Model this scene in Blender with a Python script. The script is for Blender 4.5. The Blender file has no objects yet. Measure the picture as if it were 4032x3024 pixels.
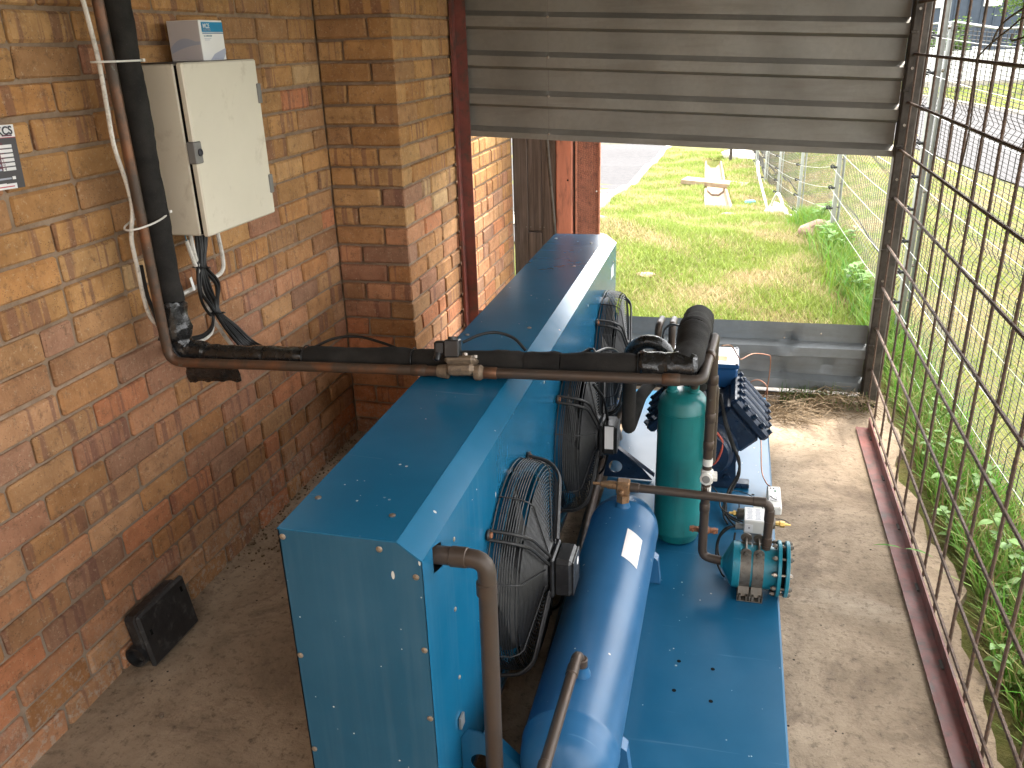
import bpy, math, random
import numpy as np
from mathutils import Vector, Matrix
random.seed(7); RNG = np.random.default_rng(7)
R = math.radians
scene = bpy.context.scene
C = scene.collection
# ------------------------------------------------------------------ camera, sky, sun, exposure
cam = bpy.data.cameras.new('camera'); camo = bpy.data.objects.new('camera', cam); C.objects.link(camo)
cam.sensor_width = 36; cam.lens = 29.77; cam.clip_start = 0.02; cam.clip_end = 600
RIGHT = Vector((0.9690, 0.2451, -0.0281)); DOWN = Vector((0.0660, -0.3702, -0.9267))
FWD = RIGHT.cross(DOWN).normalized()
DOWN = FWD.cross(RIGHT).normalized()
m3 = Matrix((RIGHT.normalized(), -DOWN, -FWD)).transposed()
camo.matrix_world = Matrix.Translation((0, 0, 1.75)) @ m3.to_4x4()
scene.camera = camo
SUN_EL, SUN_AZ = R(62), R(24)          # azimuth from +Y towards +X
w = bpy.data.worlds.new('World'); scene.world = w; w.use_nodes = True
nt = w.node_tree; bg = nt.nodes['Background']
sky = nt.nodes.new('ShaderNodeTexSky'); sky.sky_type = 'NISHITA'; sky.sun_disc = False
sky.sun_elevation = SUN_EL; sky.sun_rotation = SUN_AZ
sky.air_density = 1.0; sky.dust_density = 6.0; sky.ozone_density = 1.0; sky.altitude = 1500
hs = nt.nodes.new('ShaderNodeHueSaturation'); hs.inputs['Saturation'].default_value = 0.05   # hazy, nearly white sky
nt.links.new(sky.outputs[0], hs.inputs['Color']); nt.links.new(hs.outputs[0], bg.inputs['Color'])
bg.inputs['Strength'].default_value = 0.15
sun = bpy.data.lights.new('sun', 'SUN'); suno = bpy.data.objects.new('sun', sun); C.objects.link(suno)
sun.energy = 1.2; sun.angle = R(11); sun.color = (1.0, 0.93, 0.82)
sd = Vector((math.cos(SUN_EL) * math.sin(SUN_AZ), math.cos(SUN_EL) * math.cos(SUN_AZ), math.sin(SUN_EL)))
suno.rotation_euler = sd.to_track_quat('Z', 'Y').to_euler()
vs = scene.view_settings
vs.view_transform = 'Standard'; vs.look = 'None'; vs.gamma = 1.0; vs.exposure = 3.35
scene.render.engine = 'CYCLES'
scene.cycles.use_denoising = True
scene.cycles.max_bounces = 8; scene.cycles.diffuse_bounces = 5; scene.cycles.glossy_bounces = 4
scene.cycles.sample_clamp_indirect = 8

# ------------------------------------------------------------------ mesh helpers
OFF = {}                                  # world position of each parent
def link(o): C.objects.link(o); return o
def tag(o, label, cat, group=None):
    o['label'] = label; o['category'] = cat
    if group: o['group'] = group
    return o
def thing(name, label, cat, loc=(0, 0, 0), group=None):
    o = link(bpy.data.objects.new(name, None)); o.location = loc; o.empty_display_size = .05
    OFF[o.name] = Vector(loc); return tag(o, label, cat, group)
def perp(d):
    a = Vector((0, 0, 1)) if abs(d.z) < .9 else Vector((1, 0, 0))
    u = d.cross(a).normalized(); return u, d.cross(u).normalized()
def smooth_path(pts, n=6):
    P = [Vector(p) for p in pts]
    if len(P) < 3: return P
    out = []
    for i in range(len(P) - 1):
        p0 = P[i - 1] if i else P[0] * 2 - P[1]; p1, p2 = P[i], P[i + 1]
        p3 = P[i + 2] if i + 2 < len(P) else P[-1] * 2 - P[-2]
        for k in range(n):
            t = k / n
            out.append(.5 * ((2 * p1) + (p2 - p0) * t + (2 * p0 - 5 * p1 + 4 * p2 - p3) * t * t + (3 * p1 - p0 - 3 * p2 + p3) * t ** 3))
    return out + [P[-1]]
def bend_path(pts, rad, n=5):
    """straight runs joined by round elbows of radius rad"""
    P = [Vector(p) for p in pts]; out = [P[0]]
    for i in range(1, len(P) - 1):
        a = (P[i - 1] - P[i]); b = (P[i + 1] - P[i]); r_ = min(rad, a.length * .49, b.length * .49)
        a.normalize(); b.normalize(); s = P[i] + a * r_; e = P[i] + b * r_
        for k in range(n + 1):
            t = k / n; out.append(s * (1 - t) ** 2 + P[i] * 2 * t * (1 - t) + e * t * t)
    return out + [P[-1]]
class MB:
    def __init__(s): s.v = []; s.f = []
    def add(s, vs_, fs):
        b = len(s.v); s.v += [tuple(p) for p in vs_]; s.f += [tuple(i + b for i in f) for f in fs]; return s
    def box(s, c, d, rot=None, ch=0.0):
        hx, hy, hz = d[0] / 2, d[1] / 2, d[2] / 2
        M = rot if rot is not None else Matrix.Identity(3); c = Vector(c)
        if ch <= 0:
            V = [Vector((x, y, z)) for x in (-hx, hx) for y in (-hy, hy) for z in (-hz, hz)]
            F = [(0, 1, 3, 2), (4, 6, 7, 5), (0, 4, 5, 1), (2, 3, 7, 6), (0, 2, 6, 4), (1, 5, 7, 3)]
        else:
            V, F = cham(hx, hy, hz, ch)
        return s.add([c + M @ v for v in V], F)
    def tube(s, path, r, seg=10, cap=True, rad=None):
        P = [Vector(p) for p in path]; n = len(P); u = None; V = []
        for i in range(n):
            d = (P[min(i + 1, n - 1)] - P[max(i - 1, 0)])
            if d.length < 1e-9: d = Vector((0, 0, 1))
            d.normalize()
            if u is None: u, _ = perp(d)
            u = (u - d * u.dot(d)); u = u.normalized() if u.length > 1e-6 else perp(d)[0]
            q = d.cross(u); rr = rad[i] if rad else r
            for k in range(seg):
                a = 2 * math.pi * k / seg; V.append(P[i] + (u * math.cos(a) + q * math.sin(a)) * rr)
        F = [(i * seg + k, i * seg + (k + 1) % seg, (i + 1) * seg + (k + 1) % seg, (i + 1) * seg + k) for i in range(n - 1) for k in range(seg)]
        if cap: F += [tuple(range(seg - 1, -1, -1)), tuple((n - 1) * seg + k for k in range(seg))]
        return s.add(V, F)
    def cyl(s, a, b, r0, r1=None, seg=16): return s.tube([a, b], r0, seg, True, [r0, r0 if r1 is None else r1])
    def lathe(s, o, ax, prof, seg=32):
        """prof: (distance along axis, radius)"""
        o = Vector(o); ax = Vector(ax).normalized(); u, q = perp(ax); V = []
        for t, r_ in prof:
            for k in range(seg):
                a = 2 * math.pi * k / seg; V.append(o + ax * t + (u * math.cos(a) + q * math.sin(a)) * max(r_, 1e-5))
        n = len(prof)
        F = [(i * seg + k, (i + 1) * seg + k, (i + 1) * seg + (k + 1) % seg, i * seg + (k + 1) % seg) for i in range(n - 1) for k in range(seg)]
        F += [tuple(range(seg)), tuple((n - 1) * seg + k for k in range(seg - 1, -1, -1))]
        return s.add(V, F)
    def torus(s, c, ax, Rr, r, n=48, seg=5, ry=None):
        c = Vector(c); ax = Vector(ax).normalized(); u, q = perp(ax); V = []
        for i in range(n):
            a = 2 * math.pi * i / n; d = u * math.cos(a) + q * math.sin(a)
            for k in range(seg):
                b = 2 * math.pi * k / seg; V.append(c + d * (Rr + r * math.cos(b)) + ax * r * math.sin(b))
        F = [(i * seg + k, ((i + 1) % n) * seg + k, ((i + 1) % n) * seg + (k + 1) % seg, i * seg + (k + 1) % seg) for i in range(n) for k in range(seg)]
        return s.add(V, F)
    def prism(s, poly, d):
        """poly: closed 3-D polygon, d: extrusion vector"""
        n = len(poly); d = Vector(d); A = [Vector(p) for p in poly]
        return s.add(A + [p + d for p in A], [tuple(range(n - 1, -1, -1)), tuple(range(n, 2 * n))] + [(i, (i + 1) % n, n + (i + 1) % n, n + i) for i in range(n)])
    def sheet(s, line, d, th):
        """thin folded sheet: open polyline extruded along d with thickness th"""
        L = [Vector(p) for p in line]; d = Vector(d); dn = d.normalized(); N = []
        for i in range(len(L)):
            t = (L[min(i + 1, len(L) - 1)] - L[max(i - 1, 0)]).normalized(); N.append(t.cross(dn).normalized())
        n = len(L); V = L + [p + d for p in L] + [L[i] + N[i] * th for i in range(n)] + [L[i] + N[i] * th + d for i in range(n)]
        F = []
        for i in range(n - 1):
            F += [(i, i + 1, n + i + 1, n + i), (2 * n + i, 3 * n + i, 3 * n + i + 1, 2 * n + i + 1), (i, 2 * n + i, 2 * n + i + 1, i + 1), (n + i, n + i + 1, 3 * n + i + 1, 3 * n + i)]
        F += [(0, n, 3 * n, 2 * n), (n - 1, 3 * n - 1, 4 * n - 1, 2 * n - 1)]
        return s.add(V, F)
    def mesh(s, name, off=Vector((0, 0, 0)), smooth=True, ang=38):
        me = bpy.data.meshes.new(name); me.from_pydata([(p[0] - off.x, p[1] - off.y, p[2] - off.z) for p in s.v], [], s.f)
        me.update()
        if smooth:
            me.shade_smooth(); me.set_sharp_from_angle(angle=R(ang))
        return me
    def build(s, name, mat, parent=None, base=None, smooth=True, ang=38):
        if parent is not None:
            off = OFF[parent.name]
            o = link(bpy.data.objects.new(name, s.mesh(name, off, smooth, ang))); o.parent = parent
            OFF[o.name] = off
        else:
            off = Vector(base) if base is not None else Vector((0, 0, 0))
            o = link(bpy.data.objects.new(name, s.mesh(name, off, smooth, ang))); o.location = off; OFF[o.name] = off
        if mat is not None: o.data.materials.append(mat)
        return o
def cham(hx, hy, hz, c):
    V = []; idx = {}
    for sx in (-1, 1):
        for sy in (-1, 1):
            for sz in (-1, 1):
                for a in range(3):
                    p = [sx * hx, sy * hy, sz * hz]
                    for b in range(3):
                        if b != a: p[b] -= (sx, sy, sz)[b] * c
                    idx[(sx, sy, sz, a)] = len(V); V.append(Vector(p))
    F = []
    for a in range(3):
        b, d = (a + 1) % 3, (a + 2) % 3
        for sg in (-1, 1):
            q = []
            for s1, s2 in ((-1, -1), (1, -1), (1, 1), (-1, 1)):
                t = [0, 0, 0]; t[a] = sg; t[b] = s1; t[d] = s2; q.append(idx[(*t, a)])
            F.append(tuple(q if sg > 0 else q[::-1]))
    for a in range(3):
        b, d = (a + 1) % 3, (a + 2) % 3
        for s1 in (-1, 1):
            for s2 in (-1, 1):
                t = [0, 0, 0]; t[b] = s1; t[d] = s2; lo = t[:]; hi = t[:]; lo[a] = -1; hi[a] = 1
                q = [idx[(*lo, b)], idx[(*hi, b)], idx[(*hi, d)], idx[(*lo, d)]]
                F.append(tuple(q if s1 * s2 > 0 else q[::-1]))
    for sx in (-1, 1):
        for sy in (-1, 1):
            for sz in (-1, 1):
                q = [idx[(sx, sy, sz, a)] for a in range(3)]
                F.append(tuple(q if sx * sy * sz > 0 else q[::-1]))
    return V, F
def crumple(mb, amp, sc, seed=0):
    from mathutils import noise
    out = []
    for p in mb.v:
        q = Vector(p) * sc + Vector((seed, seed * 2, 0)); d = noise.noise_vector(q) + .5 * noise.noise_vector(q * 2.3); out.append(tuple(Vector(p) + d * amp))
    mb.v = out; return mb
def struct(o): o['kind'] = 'structure'; return o
def stuff(o): o['kind'] = 'stuff'; return o

# ------------------------------------------------------------------ materials
MATS = {}
class NT:
    def __init__(s, name):
        s.m = bpy.data.materials.new(name); s.m.use_nodes = True; s.t = s.m.node_tree
        s.b = s.t.nodes['Principled BSDF']; s.out = s.t.nodes['Material Output']
    def n(s, typ, **kw):
        nd = s.t.nodes.new('ShaderNode' + typ)
        for k, v in kw.items(): setattr(nd, k, v)
        return nd
    def l(s, a, b): s.t.links.new(a, b)
    def setv(s, sock, v):
        if hasattr(v, 'is_linked') or isinstance(v, bpy.types.NodeSocket): s.l(v, sock)
        else: sock.default_value = v
    def coord(s, kind='Object', scale=(1, 1, 1)):
        tc = s.n('TexCoord'); mp = s.n('Mapping'); mp.inputs['Scale'].default_value = scale
        if kind == 'World':
            g = s.n('NewGeometry'); s.l(g.outputs['Position'], mp.inputs[0])
        else: s.l(tc.outputs[kind], mp.inputs[0])
        return mp.outputs[0]
    def noise(s, co, scale, detail=4, rough=.6, dist=0):
        nd = s.n('TexNoise'); s.l(co, nd.inputs['Vector']); nd.inputs['Scale'].default_value = scale
        nd.inputs['Detail'].default_value = detail; nd.inputs['Roughness'].default_value = rough; nd.inputs['Distortion'].default_value = dist
        return nd.outputs['Fac']
    def voro(s, co, scale, feature='F1', out='Distance', rnd=1):
        nd = s.n('TexVoronoi', feature=feature); s.l(co, nd.inputs['Vector']); nd.inputs['Scale'].default_value = scale
        nd.inputs['Randomness'].default_value = rnd; return nd.outputs[out]
    def ramp(s, f, stops):
        nd = s.n('ValToRGB'); s.l(f, nd.inputs[0]); cr = nd.color_ramp
        while len(cr.elements) < len(stops): cr.elements.new(.5)
        for e, (p, c) in zip(cr.elements, stops): e.position = p; e.color = (*c, 1) if len(c) == 3 else c
        return nd.outputs[0]
    def rng(s, f, a, b, c=0, d=1):
        nd = s.n('MapRange'); s.l(f, nd.inputs[0]); 
        for i, v in enumerate((a, b, c, d)): nd.inputs[i + 1].default_value = v
        return nd.outputs[0]
    def mix(s, f, a, b, mode='MIX'):
        nd = s.n('Mix', data_type='RGBA', blend_type=mode); s.setv(nd.inputs[0], f)
        for sock, v in ((nd.inputs[6], a), (nd.inputs[7], b)):
            if isinstance(v, bpy.types.NodeSocket): s.l(v, sock)
            else: sock.default_value = (*v, 1) if len(v) == 3 else v
        return nd.outputs[2]
    def math(s, op, a, b=0.0):
        nd = s.n('Math', operation=op); s.setv(nd.inputs[0], a); s.setv(nd.inputs[1], b); return nd.outputs[0]
    def bump(s, h, strength=.3, dist=.01, prev=None):
        nd = s.n('Bump'); s.l(h, nd.inputs['Height']); nd.inputs['Strength'].default_value = strength; nd.inputs['Distance'].default_value = dist
        if prev is not None: s.l(prev, nd.inputs['Normal'])
        s.l(nd.outputs[0], s.b.inputs['Normal']); return nd.outputs[0]
    def done(s, color=None, rough=None, metal=None, spec=None, coat=None):
        for k, v in (('Base Color', color), ('Roughness', rough), ('Metallic', metal), ('Specular IOR Level', spec), ('Coat Weight', coat)):
            if v is None: continue
            if isinstance(v, bpy.types.NodeSocket): s.l(v, s.b.inputs[k])
            elif k == 'Base Color': s.b.inputs[k].default_value = (*v, 1)
            else: s.b.inputs[k].default_value = v
        return s.m
def mul(c, k): return tuple(min(1, x * k) for x in c)
def plain(name, col, rough=.5, metal=0.0, var=.25, scale=6, dirt=None, dirt_amt=.0, bump=.0, bscale=60, spec=.5, coat=0, stretch=(1, 1, 1), rvar=.12):
    N = NT(name); co = N.coord('Object', stretch)
    n1 = N.noise(co, scale, 5, .6); c = N.mix(N.rng(n1, .3, .7), mul(col, 1 - var), mul(col, 1 + var))
    if dirt:
        n2 = N.noise(co, scale * 2.3, 6, .7, .4)
        c = N.mix(N.rng(n2, .62 - dirt_amt * .35, .72 - dirt_amt * .2, 0, min(1, .45 + dirt_amt)), c, dirt)
    if bump > 0: N.bump(N.noise(co, bscale, 6, .65), bump, .004)
    rr = N.rng(N.noise(co, scale * 1.7, 4), .3, .7, max(.03, rough - rvar), min(1, rough + rvar))
    return N.done(c, rr, metal, spec, coat)
def paint_blue(name, col, rough=.32, streak=.35, dust=(.20, .27, .33), speck=True, chip=.60):
    """aged enamel sheet: vertical grime streaks, thin dust film and lime spots"""
    N = NT(name); co = N.coord('World'); st = N.coord('World', (34, 34, 1.1))
    n1 = N.noise(co, 1.6, 4, .6); c = N.mix(N.rng(n1, .3, .7), mul(col, .84), mul(col, 1.14))
    film = N.rng(N.noise(co, 3.2, 7, .7), .42, .78, .02, streak * .55)
    s1 = N.math('MULTIPLY', N.rng(N.noise(st, 1.0, 6, .65), .46, .80), N.rng(N.noise(co, 1.9, 3), .38, .66, .15, streak))
    g = N.n('NewGeometry'); sn = N.n('SeparateXYZ'); N.l(g.outputs['Normal'], sn.inputs[0])
    flat = N.rng(N.math('ABSOLUTE', sn.outputs[2]), .25, .8, 1, 0)
    f = N.math('ADD', film, N.math('MULTIPLY', s1, flat))
    c = N.mix(f, c, dust)
    sc = N.n('TexNoise'); N.l(N.coord('World', (2.5, 60, 2.5)), sc.inputs['Vector']); sc.inputs['Scale'].default_value = 1.0; sc.inputs['Detail'].default_value = 3; sc.inputs['Distortion'].default_value = 1.2
    c = N.mix(N.rng(sc.outputs['Fac'], .70, .74, 0, .22), c, mul(dust, 1.3))
    if speck:
        v = N.voro(co, 46); sp = N.math('MULTIPLY', N.math('LESS_THAN', v, .085), N.rng(N.noise(co, 9, 2), chip, chip + .04))
        c = N.mix(sp, c, (.55, .58, .58))
        vz = N.voro(N.coord('World', (26, 26, 9)), 1.0); c = N.mix(N.math('MULTIPLY', N.math('LESS_THAN', vz, .085), N.rng(N.noise(co, 5, 2), .58, .62)), c, (.50, .50, .47))
    N.bump(N.noise(co, 6, 2), .035, .02)
    return N.done(c, N.math('ADD', N.rng(N.noise(co, 7, 4), .3, .7, rough - .02, rough + .03), N.math('MULTIPLY', film, .15)), 0, .45)
M_panel = paint_blue('blue_panel_paint', (.0035, .108, .215), .20, .16, (.13, .22, .29))
M_end = paint_blue('dusty_shade_toned_end_paint', (.006, .070, .130), .30, .26, (.12, .18, .22), True, .55)  # dusty blue paint, base colour darkened to carry the shade on the cabinet ends
M_plate = paint_blue('blue_plate_paint', (.004, .086, .178), .30, .24, (.12, .20, .27))
M_tank = paint_blue('blue_tank_paint', (.013, .092, .21), .33, .24, (.13, .23, .34), True)
M_box_blue = plain('blue_box_paint', (.006, .055, .16), .35, var=.15)
M_comp = plain('dark_blue_casting', (.005, .017, .042), .36, var=.3, scale=20, bump=.15, bscale=120, dirt=(.03, .05, .08), dirt_amt=.2)
def teal(name, col):
    N = NT(name); co = N.coord('World'); st = N.coord('World', (26, 26, 2.0))
    c = N.mix(N.rng(N.noise(co, 5, 4), .3, .7), mul(col, .75), mul(col, 1.2))
    c = N.mix(N.rng(N.noise(st, 1.0, 6, .7), .56, .78, 0, .75), c, (.012, .05, .05))
    v = N.noise(co, 60, 6, .7); c = N.mix(N.rng(v, .70, .73), c, (.02, .018, .015))
    N.bump(N.noise(co, 180, 4), .08, .003)
    return N.done(c, N.rng(N.noise(co, 8, 4), .3, .7, .28, .5), 0, .5)
M_green = teal('teal_green_paint', (.006, .145, .145))
M_teal = teal('teal_blue_paint', (.010, .17, .23))
def copper(name, col, ox, amt):
    N = NT(name); co = N.coord('World')
    n1 = N.noise(co, 9, 5, .65); c = N.mix(N.rng(n1, .45 - amt * .3, .75 - amt * .2), ox, col)
    v = N.noise(co, 26, 5, .7); c = N.mix(N.rng(v, .66, .72, 0, .55), c, (.16, .20, .17))
    return N.done(c, N.rng(n1, .3, .7, .55, .36), N.rng(n1, .4, .7, .15, .55), .35)
M_copper = copper('tarnished_copper', (.22, .095, .045), (.065, .045, .032), .0)
M_copper2 = copper('dull_brown_copper', (.085, .058, .043), (.050, .039, .031), .3)
M_cap = plain('bright_copper', (.42, .20, .12), .4, .8, .2, 30)
M_brass = plain('aged_brass', (.30, .17, .085), .45, .55, .3, 40, (.08, .05, .035), .3)
M_brass2 = plain('yellow_brass', (.55, .38, .12), .35, .8, .2, 40)
def foam():
    N = NT('black_foam_insulation'); co = N.coord('World'); n1 = N.noise(co, 14, 5, .6)
    c = N.mix(N.rng(n1, .3, .7), (.008, .0075, .007), (.026, .0235, .0205))
    c = N.mix(N.rng(N.noise(co, 300, 3), .62, .7, 0, .5), c, (.048, .043, .038))
    N.bump(N.noise(co, 420, 4, .7), .35, .002); return N.done(c, .88, 0, .25)
M_foam = foam()
M_tape = plain('glossy_black_tape', (.012, .012, .012), .24, var=.3, scale=40, bump=.5, bscale=50, spec=.6)
M_rubber = plain('black_cable_rubber', (.008, .008, .008), .45, var=.3, scale=30, spec=.3)
M_wirebk = plain('black_guard_wire', (.011, .011, .0115), .5, var=.35, scale=50, dirt=(.04, .037, .034), dirt_amt=.25)
M_blade = plain('grey_fan_blade', (.022, .0215, .021), .6, var=.3, scale=12, dirt=(.055, .05, .045), dirt_amt=.35)
M_blackpl = plain('black_plastic', (.014, .014, .015), .38, var=.3, scale=20, dirt=(.05, .05, .05), dirt_amt=.2)
M_dust = plain('dusty_black_plastic', (.013, .013, .014), .48, var=.4, scale=14, dirt=(.08, .08, .075), dirt_amt=.25, bump=.2, bscale=90)
M_greypl = plain('grey_plastic', (.16, .155, .145), .5, var=.12)
M_whitepl = plain('white_plastic', (.62, .60, .55), .5, var=.08, dirt=(.35, .32, .27), dirt_amt=.2)
M_whitecab = plain('white_cable', (.58, .55, .49), .5, var=.15, scale=30, dirt=(.25, .22, .18), dirt_amt=.3)
M_redw = plain('red_tube', (.45, .08, .05), .45, var=.1)
M_card = plain('white_card', (.70, .69, .66), .55, var=.05)
M_cardside = plain('grey_card_side', (.50, .46, .45), .6, var=.06)
M_ptblue = plain('print_blue', (.0, .19, .36), .5, var=.05)
M_ptdark = plain('print_dark_blue', (.03, .14, .24), .5, var=.05)
M_ptgrey = plain('print_lavender_grey', (.36, .38, .45), .55, var=.05)
M_ptwhite = plain('print_white', (.72, .71, .70), .5, var=.04)
M_ptchar = plain('print_charcoal', (.045, .040, .045), .4, var=.1)
M_ptmar = plain('print_maroon', (.10, .012, .03), .4, var=.2)
M_ptred = plain('print_red', (.45, .05, .08), .5, var=.05)
M_ptink = plain('print_ink', (.02, .02, .03), .5, var=.1)
M_yellow = plain('yellow_sticker', (.7, .42, .10), .5, var=.08)
M_steelred = plain('red_oxide_paint', (.165, .044, .034), .48, var=.3, scale=9, dirt=(.07, .045, .035), dirt_amt=.4, bump=.15, bscale=70)
M_redtimber = plain('red_timber_paint', (.46, .16, .095), .65, var=.2, scale=8, dirt=(.11, .05, .035), dirt_amt=.35, bump=.5, bscale=30, stretch=(1, 1, .15))
M_redmesh = plain('red_mesh_paint', (.42, .17, .105), .6, var=.2, scale=14, dirt=(.10, .05, .04), dirt_amt=.3)
M_rust = plain('rusty_rebar', (.095, .062, .045), .75, .2, .35, 40, (.17, .10, .06), .35, .4, 160)
M_bolt = plain('zinc_bolt', (.38, .34, .29), .38, .8, .25, 60, (.14, .07, .035), .3)
M_rustbolt = plain('rusty_bolt', (.24, .10, .05), .6, .3, .3, 60)
M_strap = plain('dirty_steel_strap', (.135, .12, .10), .5, .45, .25, 30, (.07, .05, .035), .3)
def galv(name, col, dirt, amt, metal=.55):
    N = NT(name); co = N.coord('World'); st = N.coord('World', (1.5, 8, 14))
    c = N.mix(N.rng(N.noise(co, 3, 5, .65), .3, .7), mul(col, .75), mul(col, 1.2))
    c = N.mix(N.rng(N.voro(co, 55, out='Color'), 0, 1, 0, .18), c, mul(col, .55))
    c = N.mix(N.rng(N.noise(st, 1.0, 6, .7, .3), .50, .72, 0, amt), c, dirt)
    N.bump(N.noise(co, 9, 3), .08, .02)
    return N.done(c, N.rng(N.noise(co, 12, 5), .3, .7, .38, .62), metal, .5)
M_galv = galv('weathered_galvanised_sheet', (.215, .20, .172), (.11, .085, .062), .45, .3)
M_galv2 = galv('bluish_galvanised_sheet', (.205, .222, .228), (.125, .12, .105), .5, .25)
M_post = galv('galvanised_fence_post', (.36, .38, .37), (.22, .22, .2), .3, .6)
M_fwire = plain('fence_mesh_wire', (.055, .052, .048), .6, .2, .2, 4)
M_live = plain('bright_fence_wire', (.62, .62, .60), .35, .6, .1, 4)
M_dpost = plain('grimy_steel_post', (.075, .062, .050), .6, .35, .35, 7, (.035, .028, .022), .5, .2, 60)
def brickm():
    N = NT('rustic_face_brick'); oi = N.n('ObjectInfo'); rnd = oi.outputs['Random']
    tc = N.n('TexCoord'); sep = N.n('SeparateXYZ'); N.l(tc.outputs['Object'], sep.inputs[0])
    cmb = N.n('CombineXYZ'); N.l(rnd, cmb.inputs[0]); N.l(rnd, cmb.inputs[1]); N.l(rnd, cmb.inputs[2])
    off = N.n('VectorMath', operation='SCALE'); N.l(cmb.outputs[0], off.inputs[0]); off.inputs['Scale'].default_value = 37.0
    ad = N.n('VectorMath', operation='ADD'); N.l(tc.outputs['Object'], ad.inputs[0]); N.l(off.outputs[0], ad.inputs[1]); co = ad.outputs[0]
    base = oi.outputs['Color']
    c = N.mix(N.rng(N.noise(co, 14, 4, .6), .3, .7), N.mix(1.0, base, (.80, .74, .66), 'MULTIPLY'), N.mix(1.0, base, (1.16, 1.14, 1.06), 'MULTIPLY'))
    # kiln flashing: vertical brown-purple bands across some bricks
    ln = N.n('CombineXYZ'); N.l(sep.outputs[1], ln.inputs[0]); N.l(N.math('MULTIPLY', rnd, 53.0), ln.inputs[1])
    N.l(N.math('MULTIPLY', sep.outputs[2], .05), ln.inputs[2])
    band = N.rng(N.noise(ln.outputs[0], 30, 2, .5, .1), .54, .60)
    pick = N.math('FRACT', N.math('MULTIPLY', rnd, 7.31)); pick = N.rng(pick, .48, .58)
    c = N.mix(N.math('MULTIPLY', N.math('MULTIPLY', band, pick), .62), c, (.165, .075, .058))
    # weathering, pits, grime
    c = N.mix(N.rng(N.noise(co, 30, 8, .78), .53, .64, 0, .62), c, (.145, .080, .045))
    c = N.mix(N.rng(N.noise(co, 80, 6, .78), .56, .66, 0, .5), c, (.58, .43, .28))
    v = N.voro(co, 150); c = N.mix(N.math('MULTIPLY', N.math('LESS_THAN', v, .16), N.rng(N.noise(co, 20, 2), .5, .56)), c, (.045, .03, .022))
    c = N.mix(N.rng(N.noise(N.coord('World', (1, 1, 2.2)), 2.6, 5, .65), .50, .72, 0, .26), c, (.15, .085, .045))
    # lime bloom on the lowest courses
    g = N.n('NewGeometry'); sz = N.n('SeparateXYZ'); N.l(g.outputs['Position'], sz.inputs[0])
    low = N.math('MULTIPLY', N.rng(sz.outputs[2], .02, .26, 1, 0), N.rng(N.noise(co, 42, 6, .75), .50, .60))
    c = N.mix(N.math('MULTIPLY', low, .75), c, (.42, .36, .29))
    ed = N.rng(N.noise(co, 90, 5, .7), 0, 1)
    b1 = N.bump(N.noise(co, 75, 8, .75), .9, .006); N.bump(N.noise(ln.outputs[0], 70, 3), .35, .004, b1)
    return N.done(c, .85, 0, .3)
M_brick = brickm()
def mortar():
    N = NT('mud_mortar'); co = N.coord('World')
    c = N.mix(N.rng(N.noise(co, 18, 5, .65), .3, .7), (.19, .128, .082), (.33, .24, .165))
    g = N.n('NewGeometry'); sz = N.n('SeparateXYZ'); N.l(g.outputs['Position'], sz.inputs[0])
    low = N.math('MULTIPLY', N.rng(sz.outputs[2], .0, 1.0, .8, 0), N.rng(N.noise(co, 7, 4), .30, .6))
    c = N.mix(low, c, (.34, .29, .235))
    N.bump(N.noise(co, 130, 6, .7), .7, .006); return N.done(c, .95, 0, .2)
M_mortar = mortar()
def concrete():
    N = NT('worn_concrete_floor'); co = N.coord('World'); st = N.coord('World', (1.4, 9, 1))
    c = N.mix(N.rng(N.noise(co, 3.0, 8, .68, .5), .32, .68), (.195, .145, .098), (.40, .31, .218))
    c = N.mix(N.rng(N.noise(co, 2.1, 8, .72, 1.4), .50, .62, 0, .75), c, (.155, .113, .080))
    c = N.mix(N.rng(N.noise(co, 1.1, 5, .6, .6), .54, .66, 0, .55), c, (.50, .42, .32))
    c = N.mix(N.rng(N.noise(co, 38, 7, .78), .52, .66, 0, .75), c, (.085, .062, .043))
    c = N.mix(N.rng(N.noise(co, 120, 5, .75), .58, .68, 0, .5), c, (.34, .28, .21))
    v = N.voro(co, 26); c = N.mix(N.math('MULTIPLY', N.math('LESS_THAN', v, .10), N.rng(N.noise(co, 3, 2), .5, .55)), c, (.03, .024, .018))
    b = N.bump(N.noise(co, 70, 7, .7), .6, .006); N.bump(N.noise(co, 9, 6, .7), .7, .012, b)
    return N.done(c, .9, 0, .25)
M_conc = concrete()
def cast(name, a, b, sc=30, rough=.9):
    N = NT(name); co = N.coord('World'); c = N.mix(N.rng(N.noise(co, sc * .25, 6, .65), .3, .7), a, b)
    c = N.mix(N.rng(N.noise(co, sc * 2.2, 5, .7), .55, .7, 0, .5), c, mul(a, .6))
    N.bump(N.noise(co, sc * 2, 6, .7), .6, .01); return N.done(c, rough, 0, .25)
M_kerb = cast('pale_concrete', (.30, .27, .22), (.48, .44, .37))
M_tar = cast('faded_tar', (.044, .042, .044), (.064, .061, .062), 40)
M_rock = cast('brown_rock', (.20, .12, .085), (.36, .25, .19))
M_rockw = cast('pale_rock', (.48, .42, .34), (.66, .62, .54))
M_drain = cast('earth_stained_drain', (.20, .13, .08), (.36, .26, .18))
M_soil = cast('dry_soil', (.11, .075, .045), (.21, .15, .09), 14)
def lawn():
    N = NT('thin_lawn_soil'); co = N.coord('World')
    n1 = N.noise(co, 1.4, 6, .7); c = N.ramp(n1, [(.32, (.075, .10, .022)), (.5, (.125, .125, .035)), (.62, (.17, .125, .055)), (.75, (.15, .10, .06))])
    c = N.mix(N.rng(N.noise(co, 30, 5, .7), .4, .7, 0, .6), c, (.055, .065, .018))
    N.bump(N.noise(co, 45, 6, .7), .8, .03); return N.done(c, .95, 0, .15)
M_lawn = lawn()
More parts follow.
